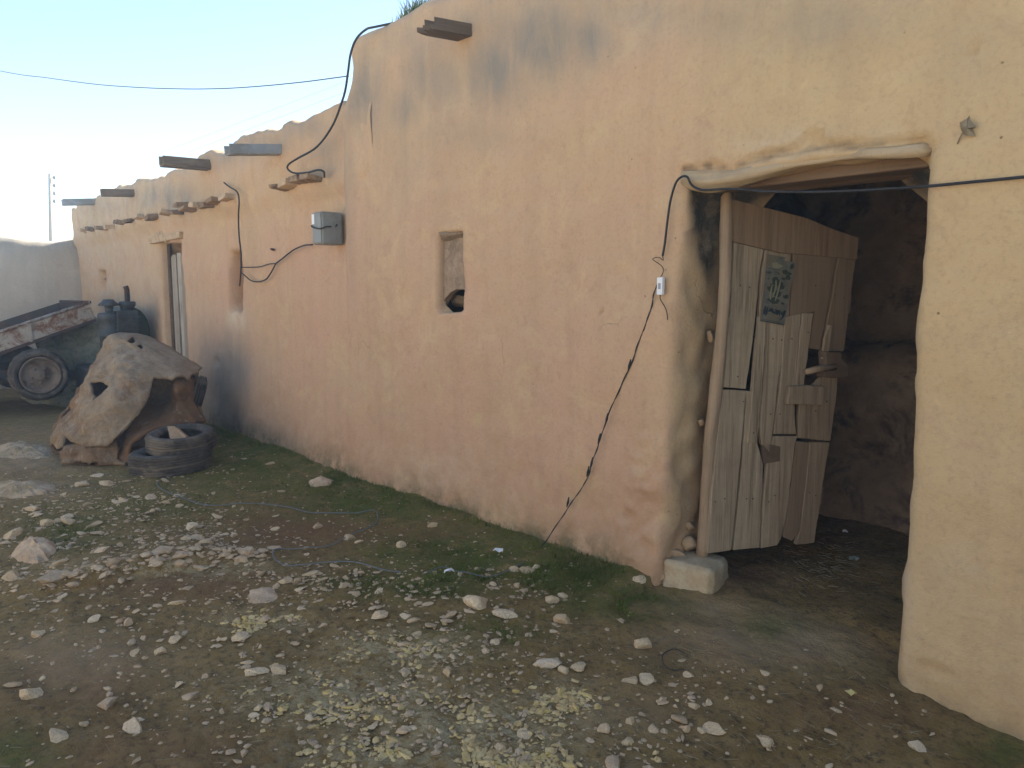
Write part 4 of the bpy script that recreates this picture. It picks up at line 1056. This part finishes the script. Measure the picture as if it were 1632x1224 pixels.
tag(tyre_mb(.35, .2, .2, Matrix.Translation(pl) @ Matrix.Rotation(R(-18), 4, 'Z') @ Matrix.Rotation(R(70), 4, 'X') , 60).build('tyre', [M['rubber'], M['tyre_dust']], None, True), 'dark tyre standing upright behind the sheet, leaning towards the wall', 'tyre', 'old tyres by the sheet')
pw = on_t(283, 694, depth_of(Vector((pT.x, pT.y, .34))) - .10)
ck = MB(); ck.prism([on_t(a, c, depth_of(pw) - k) for a, c, k in [(266, 679, -.1), (278, 679, -.1), (296, 694, 0), (300, 708, .05), (280, 710, .05), (270, 697, 0)]], _F * .08 + Vector((0, 0, -.02)))
tag(ck.build('wood_chunk', M['wood_chunk'], None, bevel=.006), 'split pale wood chunk lying on the upper tyre', 'wood')

# ------------------------------------------------------------------ tipped trailer
XN = -11.4
tr = thing('tipped_trailer', 'rusty open farm trailer tipped up beside the grey green rock', 'trailer', tuple(on_x(62, 640, XN)))
A0, A1 = on_x(143, 483, XN), on_x(0, 530, XN); B0, B1 = on_x(152, 508, XN), on_x(0, 561, XN)
dl = (A1 - A0); A1 = A0 + dl * 2.2; B1 = B0 + (B1 - B0) * 2.2
wv = Vector((-1.75, 0, .0)); th = Vector((-.035, 0, 0))
A0w, B0w = A0 + wv, B0 + wv
MB().prism([A0, A1, B1, B0], th).build('side_panel', M['rusty_paint'], tr, bevel=.006)
MB().prism([A0 + wv, A1 + wv, B1 + wv, B0 + wv], -th).build('side_panel', M['rust'], tr, bevel=.006)
e = (A1 - A0).normalized() * .035
MB().prism([A0 + th * 1.1, A0 + wv - th * 1.1, B0 + wv - th * 1.1, B0 + th * 1.1], e).build('end_panel', M['rust'], tr, bevel=.006)
MB().prism([A1 + th * 1.1, A1 + wv - th * 1.1, B1 + wv - th * 1.1, B1 + th * 1.1], -e).build('end_panel', M['rust'], tr, bevel=.006)
dz = (B0 - A0).normalized() * .04
MB().prism([B0 + th * .2, B1 + th * .2, B1 + wv, B0 + wv], dz).build('floor', M['rust'], tr)
for f in (.32, .75):
    c = A0 + (A1 - A0) * f; c2 = B0 + (B1 - B0) * f
    MB().prism([c + Vector((.0, -.03, 0)), c + Vector((0, .03, 0)), c2 + Vector((0, .03, 0)), c2 + Vector((0, -.03, 0))], (.03, 0, 0)).build('rib', M['rusty_paint'], tr)
MB().tube([A0 + Vector((.0, 0, .01)), A1 + Vector((0, 0, .01))], .022, 8).build('top_rail', M['rusty_paint'], tr, True)
MB().tube([A0 + Vector((0, 0, .01)), A0 + wv + Vector((0, 0, .01))], .022, 8).build('top_rail', M['rust'], tr, True)
for kx in (-.2, -1.5):
    MB().prism([on_x(0, 575, XN) + Vector((kx, -2.0, 0)), on_x(0, 592, XN) + Vector((kx, -2.0, 0)), on_x(150, 596, XN) + Vector((kx, 0, -.05)), on_x(150, 586, XN) + Vector((kx, 0, -.05))], (-.08, 0, 0)).build('chassis_beam', M['rust'], tr)
wc = on_x(62, 597, XN + .12); sc = depth_of(wc) / FPX
for k, xo in enumerate((0, -1.75)):
    Mx = Matrix.Translation(wc + Vector((xo, 0, 0))) @ Matrix.Rotation(R(90), 4, 'Y')
    rad = 41 * sc; wc.z = max(wc.z, rad)
    wh = thing('wheel', None, None, tuple(wc + Vector((xo, 0, 0)))); setpar(wh, tr); wh['wl'] = tuple(wc + Vector((xo, 0, 0)))
    wh.location = wc + Vector((xo, 0, 0))
    tyre_mb(rad, rad * .68, .24, Mx, 60).build('tyre', [M['rubber'], M['tyre_dust']], wh, True)
    q = MB(); ri = rad * .70
    q.lathe([(ri, -.10), (ri * .96, -.07), (ri * .90, .04), (ri, .10), (ri * 1.02, .115), (ri * .93, .115), (ri * .84, .06), (ri * .62, .035), (ri * .50, .06), (ri * .34, .07), (ri * .30, .10), (ri * .16, .11), (0, .11)], 40, Mx)
    for j in range(5):
        a = 2 * math.pi * j / 5
        q.lathe([(0, .085), (.018, .085), (.018, .06)], 8, Mx @ Matrix.Translation((ri * .41 * math.cos(a), ri * .41 * math.sin(a), 0)))
    q.build('rim', M['rim'], wh, True)
MB().tube([wc + Vector((.02, 0, 0)), wc + Vector((-1.8, 0, 0))], .05, 10).build('axle', M['rust'], tr, True)

# boulder between trailer and engine
pbq = on_x(118, 590, -12.2); pbq.z = 0
me = stone_mesh('boulder', 33, 5, .8, M['boulder'], 12, .55)
o = bpy.data.objects.new('boulder', me); C.objects.link(o); o.location = (pbq.x + .2, pbq.y - .03, .44); o.scale = (1.3, 1.62, 1.32); o.rotation_euler = (0, 0, R(15))
tag(o, 'large lumpy grey green rock behind the trailer wheel', 'rock')

# ------------------------------------------------------------------ old engine
XE = -10.6
def E(a, c, dx=0.0): return on_x(a, c, XE + dx)
es = depth_of(E(200, 520)) / FPX
en = thing('old_engine', 'old dark green engine with an upright exhaust pipe behind the draped sheet', 'engine', (E(200, 600).x, E(200, 600).y, 0))
def vcyl(ca, top, bot, wpx, prof=None):
    c = E(ca, top); zb = E(ca, bot).z; return c, zb, wpx * es / 2
c, zb, r = vcyl(174, 498, 560, 34)
MB().lathe([(0, 0), (r * .86, -.004), (r * .97, -.02), (r, -.05), (r, -.09), (r * .93, -.10), (r * .93, -.26), (r, -.27), (r, -.31), (r * .93, -.32), (r * .93, zb - c.z), (0, zb - c.z)], 24, Matrix.Translation(c)).build('radiator_drum', M['oily_metal'], en, True)
c2 = E(173, 481); zn = E(173, 498).z
MB().lathe([(0, .035), (.06, .03), (.085, .0), (.125, -.03), (.125, -.05), (.055, -.055), (.05, -.09), (.045, zn - c2.z), (.085, zn - c2.z - .003)], 8, Matrix.Translation(c2)).build('air_cleaner', M['oily_metal'], en, True)
gc = E(216, 525); 
def hood(q, px0, px1, ptop, pbot, dep):
    y0, y1 = E(px0, pbot).y, E(px1, pbot).y; zt, zb = E((px0 + px1) / 2, ptop).z, 0.45; vs = []; n = 12; ringn = 8
    prof = []
    for k in range(n + 1):
        a = math.pi * k / n; cy = (y0 + y1) / 2; 
        prof.append((cy - math.cos(a) * (y1 - y0) / 2, zb + (zt - zb) * (.55 + .45 * math.sin(a) ** .8)))
    prof = [(y0, zb)] + prof + [(y1, zb)]
    pts = [Vector((XE, a, b_)) for a, b_ in prof]
    q.prism(pts, (-dep, 0, 0))
q = MB(); hood(q, 190, 243, 490, 560, .9); q.build('fuel_tank', M['green_paint'], en, bevel=.05, bseg=4)
q = MB(); q.box((XE - .5, gc.y - .15, .34), (1.1, .75, .5)); q.build('engine_block', M['oily_metal'], en, bevel=.04)
MB().box((XE + .05, gc.y - .16, .78), (.12, .22, .5)).build('bracket', M['green_paint'], en, bevel=.02)
bx_ = E(199, 507)
MB().box((XE + .06, bx_.y, bx_.z - .05), (.16, .26, .30)).build('cylinder_head', M['oily_metal'], en, bevel=.015)
for k in range(4): MB().box((XE + .07, bx_.y, bx_.z - .15 + k * .055), (.20, .30, .012)).build('cooling_fin', M['oily_metal'], en)
MB().tube(resample([E(184, 502, .1), E(190, 497, .12), E(196, 500, .12), E(198, 512, .12)], 5), .016, 8).build('fuel_pipe', M['rust'], en, True)
fl = E(203, 487)
MB().lathe([(0, .055), (.085, .055), (.10, .045), (.10, .0), (.085, -.01), (.085, -.08), (.0, -.08)], 18, Matrix.Translation(fl)).build('flange', M['oily_metal'], en, True)
MB().tube(resample([E(203, 488), E(203, 475), E(202, 462), E(200, 456)], 4), .034, 12).build('exhaust_pipe', M['rust'], en, True)
MB().tube(resample([E(214, 502), E(219, 495), E(222, 500), E(218, 504)], 5), .010, 6).build('hook', M['rust'], en, True)

# ------------------------------------------------------------------ flat bedrock showing at the left, loose stones
def flat_rock(name, cx, cy, rx, ry, seed, mat, label, hgt=.06):
    """a low sheet of bedrock; the outline is uneven, the top gently domed"""
    rn = random.Random(seed); n = 40; rings = 7; c = on_z(cx, cy, .02); vs = []; out = []
    for k in range(n):
        a = 2 * math.pi * k / n
        rr = 1 + .28 * pn((math.cos(a) * 1.3, math.sin(a) * 1.3, seed), 1.5, seed) + .12 * pn((math.cos(a) * 3, math.sin(a) * 3, seed), 2, seed)
        p = on_z(cx + rx * rr * math.cos(a), cy + ry * rr * math.sin(a), .02); out.append(p)
    vs.append(Vector((c.x, c.y, gh(c.x, c.y) + hgt)))
    for j in range(1, rings + 1):
        f = j / rings
        for p in out:
            x, y = c.x + (p.x - c.x) * f, c.y + (p.y - c.y) * f
            e = 1 - f ** 2.2 * 1.3
            z = gh(x, y) + hgt * e + (.8 * hgt * pn((x, y, 0), 5, seed) + .5 * hgt * pn((x, y, 0), 13, seed)) * (1 - f * .5) - (.03 if j == rings else 0)
            vs.append(Vector((x, y, z)))
    fs = [(0, 1 + (k + 1) % n, 1 + k) for k in range(n)]
    for j in range(rings - 1):
        for k in range(n):
            k2 = (k + 1) % n; a = 1 + j * n; b_ = 1 + (j + 1) * n
            fs.append((a + k, a + k2, b_ + k2, b_ + k))
    me = bpy.data.meshes.new(name); me.from_pydata([tuple(v - Vector((c.x, c.y, 0))) for v in vs], [], [f[::-1] for f in fs]); me.materials.append(mat); me.update()
    import bmesh
    bm = bmesh.new(); bm.from_mesh(me); bmesh.ops.recalc_face_normals(bm, faces=bm.faces); bm.to_mesh(me); bm.free()
    if me.polygons[0].normal.z < 0: me.flip_normals()
    o = bpy.data.objects.new(name, me); C.objects.link(o); o.location = (c.x, c.y, 0)
    return tag(o, label, 'rock')
flat_rock('flat_rock', 38, 716, 48, 15, 3, M['outcrop'], 'low pale bedrock sheet showing left of the draped sheet', .05)
flat_rock('flat_rock', 35, 775, 62, 15, 5, M['outcrop'], 'grey weathered bedrock patch at the left edge below the draped sheet', .06)
flat_rock('flat_rock', 418, 948, 29, 16, 6, M['stone_tan'], 'broad flat cream rock bedded in the bare brown dirt', .02)
flat_rock('flat_rock', 55, 880, 40, 20, 9, M['stone_tan'], 'biggest humped tan rock among the stones on the left', .075)
flat_rock('flat_rock', 512, 768, 22, 6, 11, M['stone_tan'], 'low tan rock in the moss near the hole at the wall foot', .04)

variants = [stone_mesh('stone', 200 + k, 2, random.Random(k).uniform(.42, .72), M['stone']) for k in range(12)]
vw = [stone_mesh('stone', 300 + k, 2, .7, M['stone_white']) for k in range(2)]
vt = [stone_mesh('stone', 320 + k, 2, .62, M['stone_tan']) for k in range(3)]
GEN = 'small pale limestone piece among many alike strewn over the yard'
named = {  # pixel, width px, mesh, label
    (214, 1153, 40): (vw[0], 'white pointed stone on bare dirt, the whitest of the loose stones', .95),
    (876, 1055, 42): (vw[1], 'flat cream white stone with two small ones against its right side', .5),
    (423, 987, 16): (vt[0], 'small rounded brown stone just below the broad flat cream rock', 1.0),
    (1024, 1019, 32): (variants[2], 'pinkish grey stone lying above the thin rusty wire loop', .8),
    (1139, 1150, 34): (variants[4], 'upright long stone in front of the doorway dirt', .9),
    (978, 1213, 44): (vt[1], 'large tan stone cut by the bottom edge of the photo', .7),
    (169, 1115, 34): (vt[2], 'oval tan stone above the white pointed stone', .7),
    (446, 1061, 30): (variants[5], 'yellowish angular stone at the left end of the lichen patch', .8),
    (1221, 1167, 32): (variants[6], 'pale notched stone alone on the dirt before the doorway', .6),
    (760, 962, 42): (variants[7], 'jagged pale stone standing at the edge of the moss', .95),
    (1463, 1160, 28): (vw[0], 'pale upright stone at the foot of the right wall', 1.0)}
rn = random.Random(12)
for (a, c, w), (me, label, fl) in named.items():
    p = on_z(a, c, .02); s = w * depth_of(p) / FPX
    put_stone('stone', me, p.x, p.y, s, rn.uniform(0, 6.28), label, None, flat=fl)
listed = [(74, 834, 22), (110, 832, 27), (304, 840, 24), (296, 873, 22), (164, 887, 24), (282, 960, 22), (301, 938, 18), (456, 927, 22), (473, 928, 18), (505, 914, 18), (514, 925, 14), (549, 937, 18), (565, 948, 18), (480, 971, 18),
          (382, 1012, 28), (277, 1016, 22), (255, 1032, 20), (216, 1035, 20), (91, 1166, 32), (409, 1063, 30), (394, 1048, 20), (713, 1068, 26), (605, 983, 28), (681, 963, 16), (718, 978, 20), (684, 994, 26), (805, 978, 34),
          (551, 923, 12), (922, 1057, 26), (899, 1062, 20), (1027, 1076, 28), (1004, 1079, 24), (879, 956, 24), (897, 948, 18), (841, 908, 22), (820, 907, 18), (897, 985, 30), (1106, 1117, 22), (1085, 1136, 30), (1119, 1151, 17), (1042, 1149, 22), (961, 1151, 28),
          (1001, 1169, 20), (52, 718 + 90, 26), (20, 850, 30), (330, 880, 26), (20, 918, 30), (240, 790, 22), (130, 770, 24), (60, 1008, 22), (50, 1105, 34), (150, 985, 20), (205, 990, 22), (95, 905, 28), (20, 1090, 26), (400, 1065, 22), (640, 870, 18), (555, 855, 20), (690, 838, 18), (505, 838, 18)]
cnt = len(named)
grp = 'loose stones in the yard'
for a, c, w in listed:
    p = on_z(a, c, .02); s = w * depth_of(p) / FPX
    put_stone('stone', rn.choice(variants), p.x, p.y, s, rn.uniform(0, 6.28), GEN, grp, flat=rn.uniform(.55, .95), tilt=(rn.uniform(-.25, .25), rn.uniform(-.25, .25))); cnt += 1
zones = [(200, 820, 200, 55, 3.6), (60, 900, 110, 60, 2.2), (330, 870, 130, 45, 1.4), (130, 790, 140, 25, 1.2), (520, 930, 110, 30, .9), (740, 930, 180, 45, 1.4), (760, 1030, 120, 60, 1.2), (620, 1100, 220, 80, 2.4), (300, 1000, 250, 90, 1.3), (1050, 1120, 200, 80, .8), (250, 1120, 250, 90, .9), (850, 1180, 200, 50, .9), (600, 860, 140, 30, .5), (330, 740, 100, 25, .3), (1180, 1080, 200, 60, .35)]
wsum = [z[4] for z in zones]
def wall_clear(p): return p.y < -.08 and p.x > -12
def rpoint(r):
    z = r.choices(zones, wsum)[0]
    for _ in range(50):
        a, c = r.gauss(z[0], z[2] * .62), r.gauss(z[1], z[3] * .62)
        if c < 700 or c > 1300: continue
        p = on_z(a, c, .02)
        if wall_clear(p): return a, c, p
    return None
while cnt < 298:
    q = rpoint(rn)
    if not q: continue
    a, c, p = q
    if 80 < a < 345 and 640 < c < 752: continue
    w = min(26, max(8, rn.lognormvariate(2.45, .36))); s = w * depth_of(p) / FPX
    s = min(s, .14)
    put_stone('stone', rn.choice(variants), p.x, p.y, s, rn.uniform(0, 6.28), GEN, grp, flat=rn.uniform(.4, .85), tilt=(rn.uniform(-.3, .3), rn.uniform(-.3, .3)), sink=rn.uniform(.15, .4)); cnt += 1

# stones along the earth ledge and gravel too fine to count
def pebble(q, x, y, s, rn, z=None):
    t = (1 + 5 ** .5) / 2
    base = [(-1, t, 0), (1, t, 0), (-1, -t, 0), (1, -t, 0), (0, -1, t), (0, 1, t), (0, -1, -t), (0, 1, -t), (t, 0, -1), (t, 0, 1), (-t, 0, -1), (-t, 0, 1)]
    F = [(0, 11, 5), (0, 5, 1), (0, 1, 7), (0, 7, 10), (0, 10, 11), (1, 5, 9), (5, 11, 4), (11, 10, 2), (10, 7, 6), (7, 1, 8), (3, 9, 4), (3, 4, 2), (3, 2, 6), (3, 6, 8), (3, 8, 9), (4, 9, 5), (2, 4, 11), (6, 2, 10), (8, 6, 7), (9, 8, 1)]
    a = rn.uniform(0, 6.28); ca, sa = math.cos(a), math.sin(a); fx, fy, fz = rn.uniform(.8, 1.5), rn.uniform(.5, 1), rn.uniform(.25, .6)
    zz = gh(x, y) if z is None else z; vs = []
    for b_ in base:
        k = s / 3.8 * rn.uniform(.6, 1.3); X, Y, Z = b_[0] * k * fx, b_[1] * k * fy, b_[2] * k * fz
        vs.append((x + X * ca - Y * sa, y + X * sa + Y * ca, zz + Z + s * .03))
    q.add(vs, F)
rn = random.Random(21); q = MB()
for _ in range(1250):
    z = rn.choice([(200, 820, 200, 55), (60, 900, 110, 60), (330, 870, 130, 45), (130, 790, 140, 25), (620, 930, 200, 40), (760, 1000, 120, 60), (250, 960, 250, 60), (600, 1120, 260, 80)])
    a, c = rn.gauss(z[0], z[2] * .7), rn.gauss(z[1], z[3] * .7)
    if c < 715 or (80 < a < 345 and c < 752): continue
    p = on_z(a, c, .02)
    if wall_clear(p): pebble(q, p.x, p.y, min(.055, rn.lognormvariate(-3.75, .38)), rn)
for _ in range(5200):
    r = rpoint(rn)
    if not r: continue
    a, c, p = r
    if rn.random() < .35: p = Vector((rn.uniform(-8.5, .3), rn.uniform(-2.9, -.1), 0))
    pebble(q, p.x, p.y, min(.035, rn.lognormvariate(-4.35, .45)), rn)
for _ in range(170):
    f = rn.random(); lx = LEDGE[0][0] + (LEDGE[1][0] - LEDGE[0][0]) * f; ly = LEDGE[0][1] + (LEDGE[1][1] - LEDGE[0][1]) * f
    pebble(q, lx + rn.gauss(0, .03), ly + rn.gauss(-.01, .05), min(.13, rn.lognormvariate(-3.3, .55)), rn)
tag(q.build('gravel', M['gravel'], None), 'fine pale gravel scattered through the brown dirt', 'gravel', kind='stuff')
q = MB()
lz = [(640, 1035, 110, 28), (560, 1110, 180, 45), (420, 990, 80, 14), (750, 1160, 180, 50), (890, 1110, 60, 25), (640, 1200, 160, 40), (840, 1210, 140, 25)]
for _ in range(3600):
    z = rn.choice(lz); a, c = rn.gauss(z[0], z[2] * .55), rn.gauss(z[1], z[3] * .55); p = on_z(a, c, .02)
    if pn(p, 5, 40) + .5 * pn(p, 13, 41) < -.08: continue
    pebble(q, p.x, p.y, min(.042, rn.lognormvariate(-4.35, .6)), rn)
tag(q.build('gravel', M['gravel_pale'], None), 'yellowish crumbled stone and lichen crust in patches on the dirt', 'gravel', kind='stuff')

# short grass and moss
def blade(q, x, y, z, h, w, rn, lean=.5):
    a = rn.uniform(0, 6.28); l = rn.uniform(0, lean) * h; dx, dy = math.cos(a), math.sin(a)
    q.add([(x - dy * w, y + dx * w, z), (x + dy * w, y - dx * w, z), (x + dx * l, y + dy * l, z + h)], [(0, 1, 2)])
mz = [(420, 740, 150, 40, 3), (350, 700, 90, 22, 2), (620, 800, 130, 32, 2), (760, 890, 160, 36, 3), (900, 915, 90, 24, 2), (980, 955, 80, 18, 1), (680, 930, 140, 22, 1.5), (250, 800, 160, 30, 1), (120, 850, 70, 30, .8), (560, 765, 100, 28, 2), (760, 1010, 90, 30, .5)]
q = MB(); rn = random.Random(31)
for _ in range(42000):
    z = rn.choices(mz, [m_[4] for m_ in mz])[0]; a, c = rn.gauss(z[0], z[2] * .6), rn.gauss(z[1], z[3] * .6)
    if c < 640: continue
    p = on_z(a, c, .02)
    if not (p.y < -.03 and p.x > -10): continue
    if pn(p, 2.4, 6) + .6 * pn(p, 7, 2) < -.12: continue
    blade(q, p.x, p.y, gh(p.x, p.y) - .004, rn.uniform(.008, .028), rn.uniform(.0015, .004), rn, 1.2)
xw = -8.5
while xw < -2.45:      # taller fringe along the foot of the wall
    for _ in range(5):
        y = -.03 - abs(rn.gauss(0, .06)); x = xw + rn.uniform(0, .03)
        if pn((x, 0, 0), 1.7, 3) > -.25: blade(q, x, y, gh(x, y) - .005, rn.uniform(.01, .05), rn.uniform(.0015, .004), rn, .9)
    xw += .012
tag(q.build('grass', M['grass'], None), 'short grass and moss creeping over the dirt along the wall', 'grass', kind='stuff')
# straw and rubbish inside the doorway
q = MB()
for _ in range(170):
    c = on_z(rn.gauss(1320, 38), rn.gauss(905, 22), .03); 
    if c.y < .1: continue
    a = rn.uniform(0, 6.28); L = rn.uniform(.02, .07); z = gh(c.x, c.y) + .012 + rn.uniform(0, .015)
    q.tube([c + Vector((0, 0, z - c.z)), Vector((c.x + L * math.cos(a), c.y + L * math.sin(a), z + rn.uniform(-.004, .012)))], .0009, 3, False)
tag(q.build('straw', M['straw'], None), 'thin straw litter on the dark floor just inside the doorway', 'straw', kind='stuff')
q = MB(); rn = random.Random(8)
for _ in range(700):      # twigs and dry bits in the yard
    a, c = rn.uniform(0, 1500), rn.uniform(860, 1224); p = on_z(a, c, .02)
    if p.y > -.1: continue
    an = rn.uniform(0, 6.28); L = rn.uniform(.015, .06); z = gh(p.x, p.y) + .008
    q.tube([(p.x, p.y, z), (p.x + L * math.cos(an), p.y + L * math.sin(an), z + rn.uniform(0, .01))], rn.uniform(.0008, .0018), 3, False)
tag(q.build('litter', M['leaf_dry'], None), 'dry twigs and stalk bits strewn over the dirt', 'litter', kind='stuff')

def scrap(name, a, c, w, h, mat, label, cat, seed, lift=.02):
    p = on_z(a, c, .02); s = depth_of(p) / FPX; rn = random.Random(seed); n = 9; vs = []
    z0 = gh(p.x, p.y) + lift
    for k in range(n):
        an = 2 * math.pi * k / n; r = rn.uniform(.7, 1.1)
        vs.append(Vector((p.x + math.cos(an) * w * s * .5 * r, p.y + math.sin(an) * w * s * .5 * r * h, z0 + rn.uniform(-.006, .018))))
    cpt = sum(vs, Vector()) / n + Vector((0, 0, .012))
    q = MB(); q.add(vs + [cpt], [(k, (k + 1) % n, n) for k in range(n)])
    return tag(q.build(name, mat, None, solid=.0015), label, cat)
scrap('plastic_scrap', 716, 916, 17, 1.0, M['white_plastic'], 'crumpled white scrap beside the dark twine in the moss', 'scrap', 1)
scrap('plastic_scrap', 794, 884, 22, .8, M['white_plastic'], 'flat white scrap in the moss nearer the wall', 'scrap', 2)
scrap('leaf', 1358, 1093, 20, .6, M['leaf_yellow'], 'yellow fallen leaf on the dirt before the right wall', 'leaf', 3, .012)
def in_scrap(a, c, w, mat, label, seed):
    return scrap('plastic_scrap', a, c, w, .7, mat, label, 'scrap', seed, .02)
in_scrap(1361, 900, 16, simple('teal_plastic', (.14, .17, .15), (.2, .24, .21), 30, .5, 0), 'pale teal plastic scrap on the floor inside the doorway', 5)
in_scrap(1346, 856, 9, M['white_plastic'], 'tiny white scrap on the dark floor behind the door', 6)
# dry leaf stuck on the wall over the doorway's right side
def WL(a, c, y=-.02): return on_y(a, c, y)
q = MB(); ol = [(1531, 205), (1530, 195), (1541, 189), (1545, 184), (1547, 192), (1556, 202), (1550, 206), (1555, 217), (1543, 217), (1535, 213)]
vs = [WL(a, c, -.012 - .008 * (i % 3)) for i, (a, c) in enumerate(ol)]; cpt = WL(1541, 204, -.035)
q.add(vs + [cpt], [(i, (i + 1) % len(ol), len(ol)) for i in range(len(ol))]); q.tube([WL(1534, 212, -.02), WL(1530, 220, -.02), WL(1526, 229, -.012)], .0025, 5)
tag(q.build('leaf', M['leaf_dry'], None, solid=.001), 'curled dry brown leaf caught on the wall right of the doorway', 'leaf')
# nail in the far wall
tag(MB().tube([WL(430, 396, YL), WL(436, 398, YL - .05)], .012, 6).build('nail', M['rust'], None), 'short rusty peg in the low house wall near the meter wires', 'peg')
# weeds on the roof edge
q = MB(); rn = random.Random(5)
for k in range(420):
    a = rn.gauss(665, 15); x = on_y(a, 12, .10).x; y = rn.uniform(.03, .14); z = tall_top(x) - .02
    h = rn.uniform(.04, .13) * (1 if abs(a - 665) < 18 else .5)
    blade(q, x + rn.gauss(0, .02), y, z, h, rn.uniform(.002, .005), rn, 1.3)
tag(q.build('weed', M['weed'], None), 'tuft of green weeds growing on the tall roof edge', 'plant')

# ------------------------------------------------------------------ added bluish haze volume, standing in for lens veiling glare
hz = bpy.data.materials.new('haze'); hz.use_nodes = True; hn = hz.node_tree
hn.nodes.remove(hn.nodes['Principled BSDF'])
pv = hn.nodes.new('ShaderNodeVolumePrincipled'); pv.inputs['Density'].default_value = HAZE; pv.inputs['Color'].default_value = (.60, .80, 1, 1); pv.inputs['Anisotropy'].default_value = 0
hn.links.new(pv.outputs['Volume'], hn.nodes['Material Output'].inputs['Volume'])
if HAZE: tag(MB().box((0, 0, 3.75), (820, 820, 10.5)).build('haze', hz), kind='stuff')

# ------------------------------------------------------------------ light, sky, camera
SUN_EL = R(38); sd = Vector((-.10, .99, 0)).normalized()
az = math.atan2(sd.x, sd.y)
sun = bpy.data.lights.new('sun', 'SUN'); sun.energy = 5.0; sun.angle = R(.5); sun.color = (1, .91, .77)
so = bpy.data.objects.new('sun', sun); C.objects.link(so)
tosun = Vector((sd.x * math.cos(SUN_EL), sd.y * math.cos(SUN_EL), math.sin(SUN_EL)))
so.rotation_euler = tosun.to_track_quat('Z', 'Y').to_euler()
w = bpy.data.worlds.new('World'); bpy.context.scene.world = w; w.use_nodes = True
nt = w.node_tree; sk = nt.nodes.new('ShaderNodeTexSky'); sk.sky_type = 'NISHITA'; sk.sun_disc = False
sk.sun_elevation = SUN_EL; sk.sun_rotation = az; sk.air_density = 1.0; sk.dust_density = .15; sk.ozone_density = 1.0
bg = nt.nodes['Background']; bg.inputs['Strength'].default_value = .057; nt.links.new(sk.outputs['Color'], bg.inputs['Color'])

cam = bpy.data.cameras.new('camera'); cam.sensor_width = 36; cam.lens = 36 * FPX / 1632; cam.clip_end = 2000; cam.clip_start = .05
co = bpy.data.objects.new('camera', cam); C.objects.link(co); co.location = CAM; co.rotation_euler = (math.pi / 2 - PITCH, 0, YAW)
S = bpy.context.scene; S.camera = co
S.view_settings.view_transform = 'Standard'; S.view_settings.look = 'None'; S.view_settings.gamma = 1; S.view_settings.exposure = 2.38
S.cycles.max_bounces = 8; S.cycles.diffuse_bounces = 5
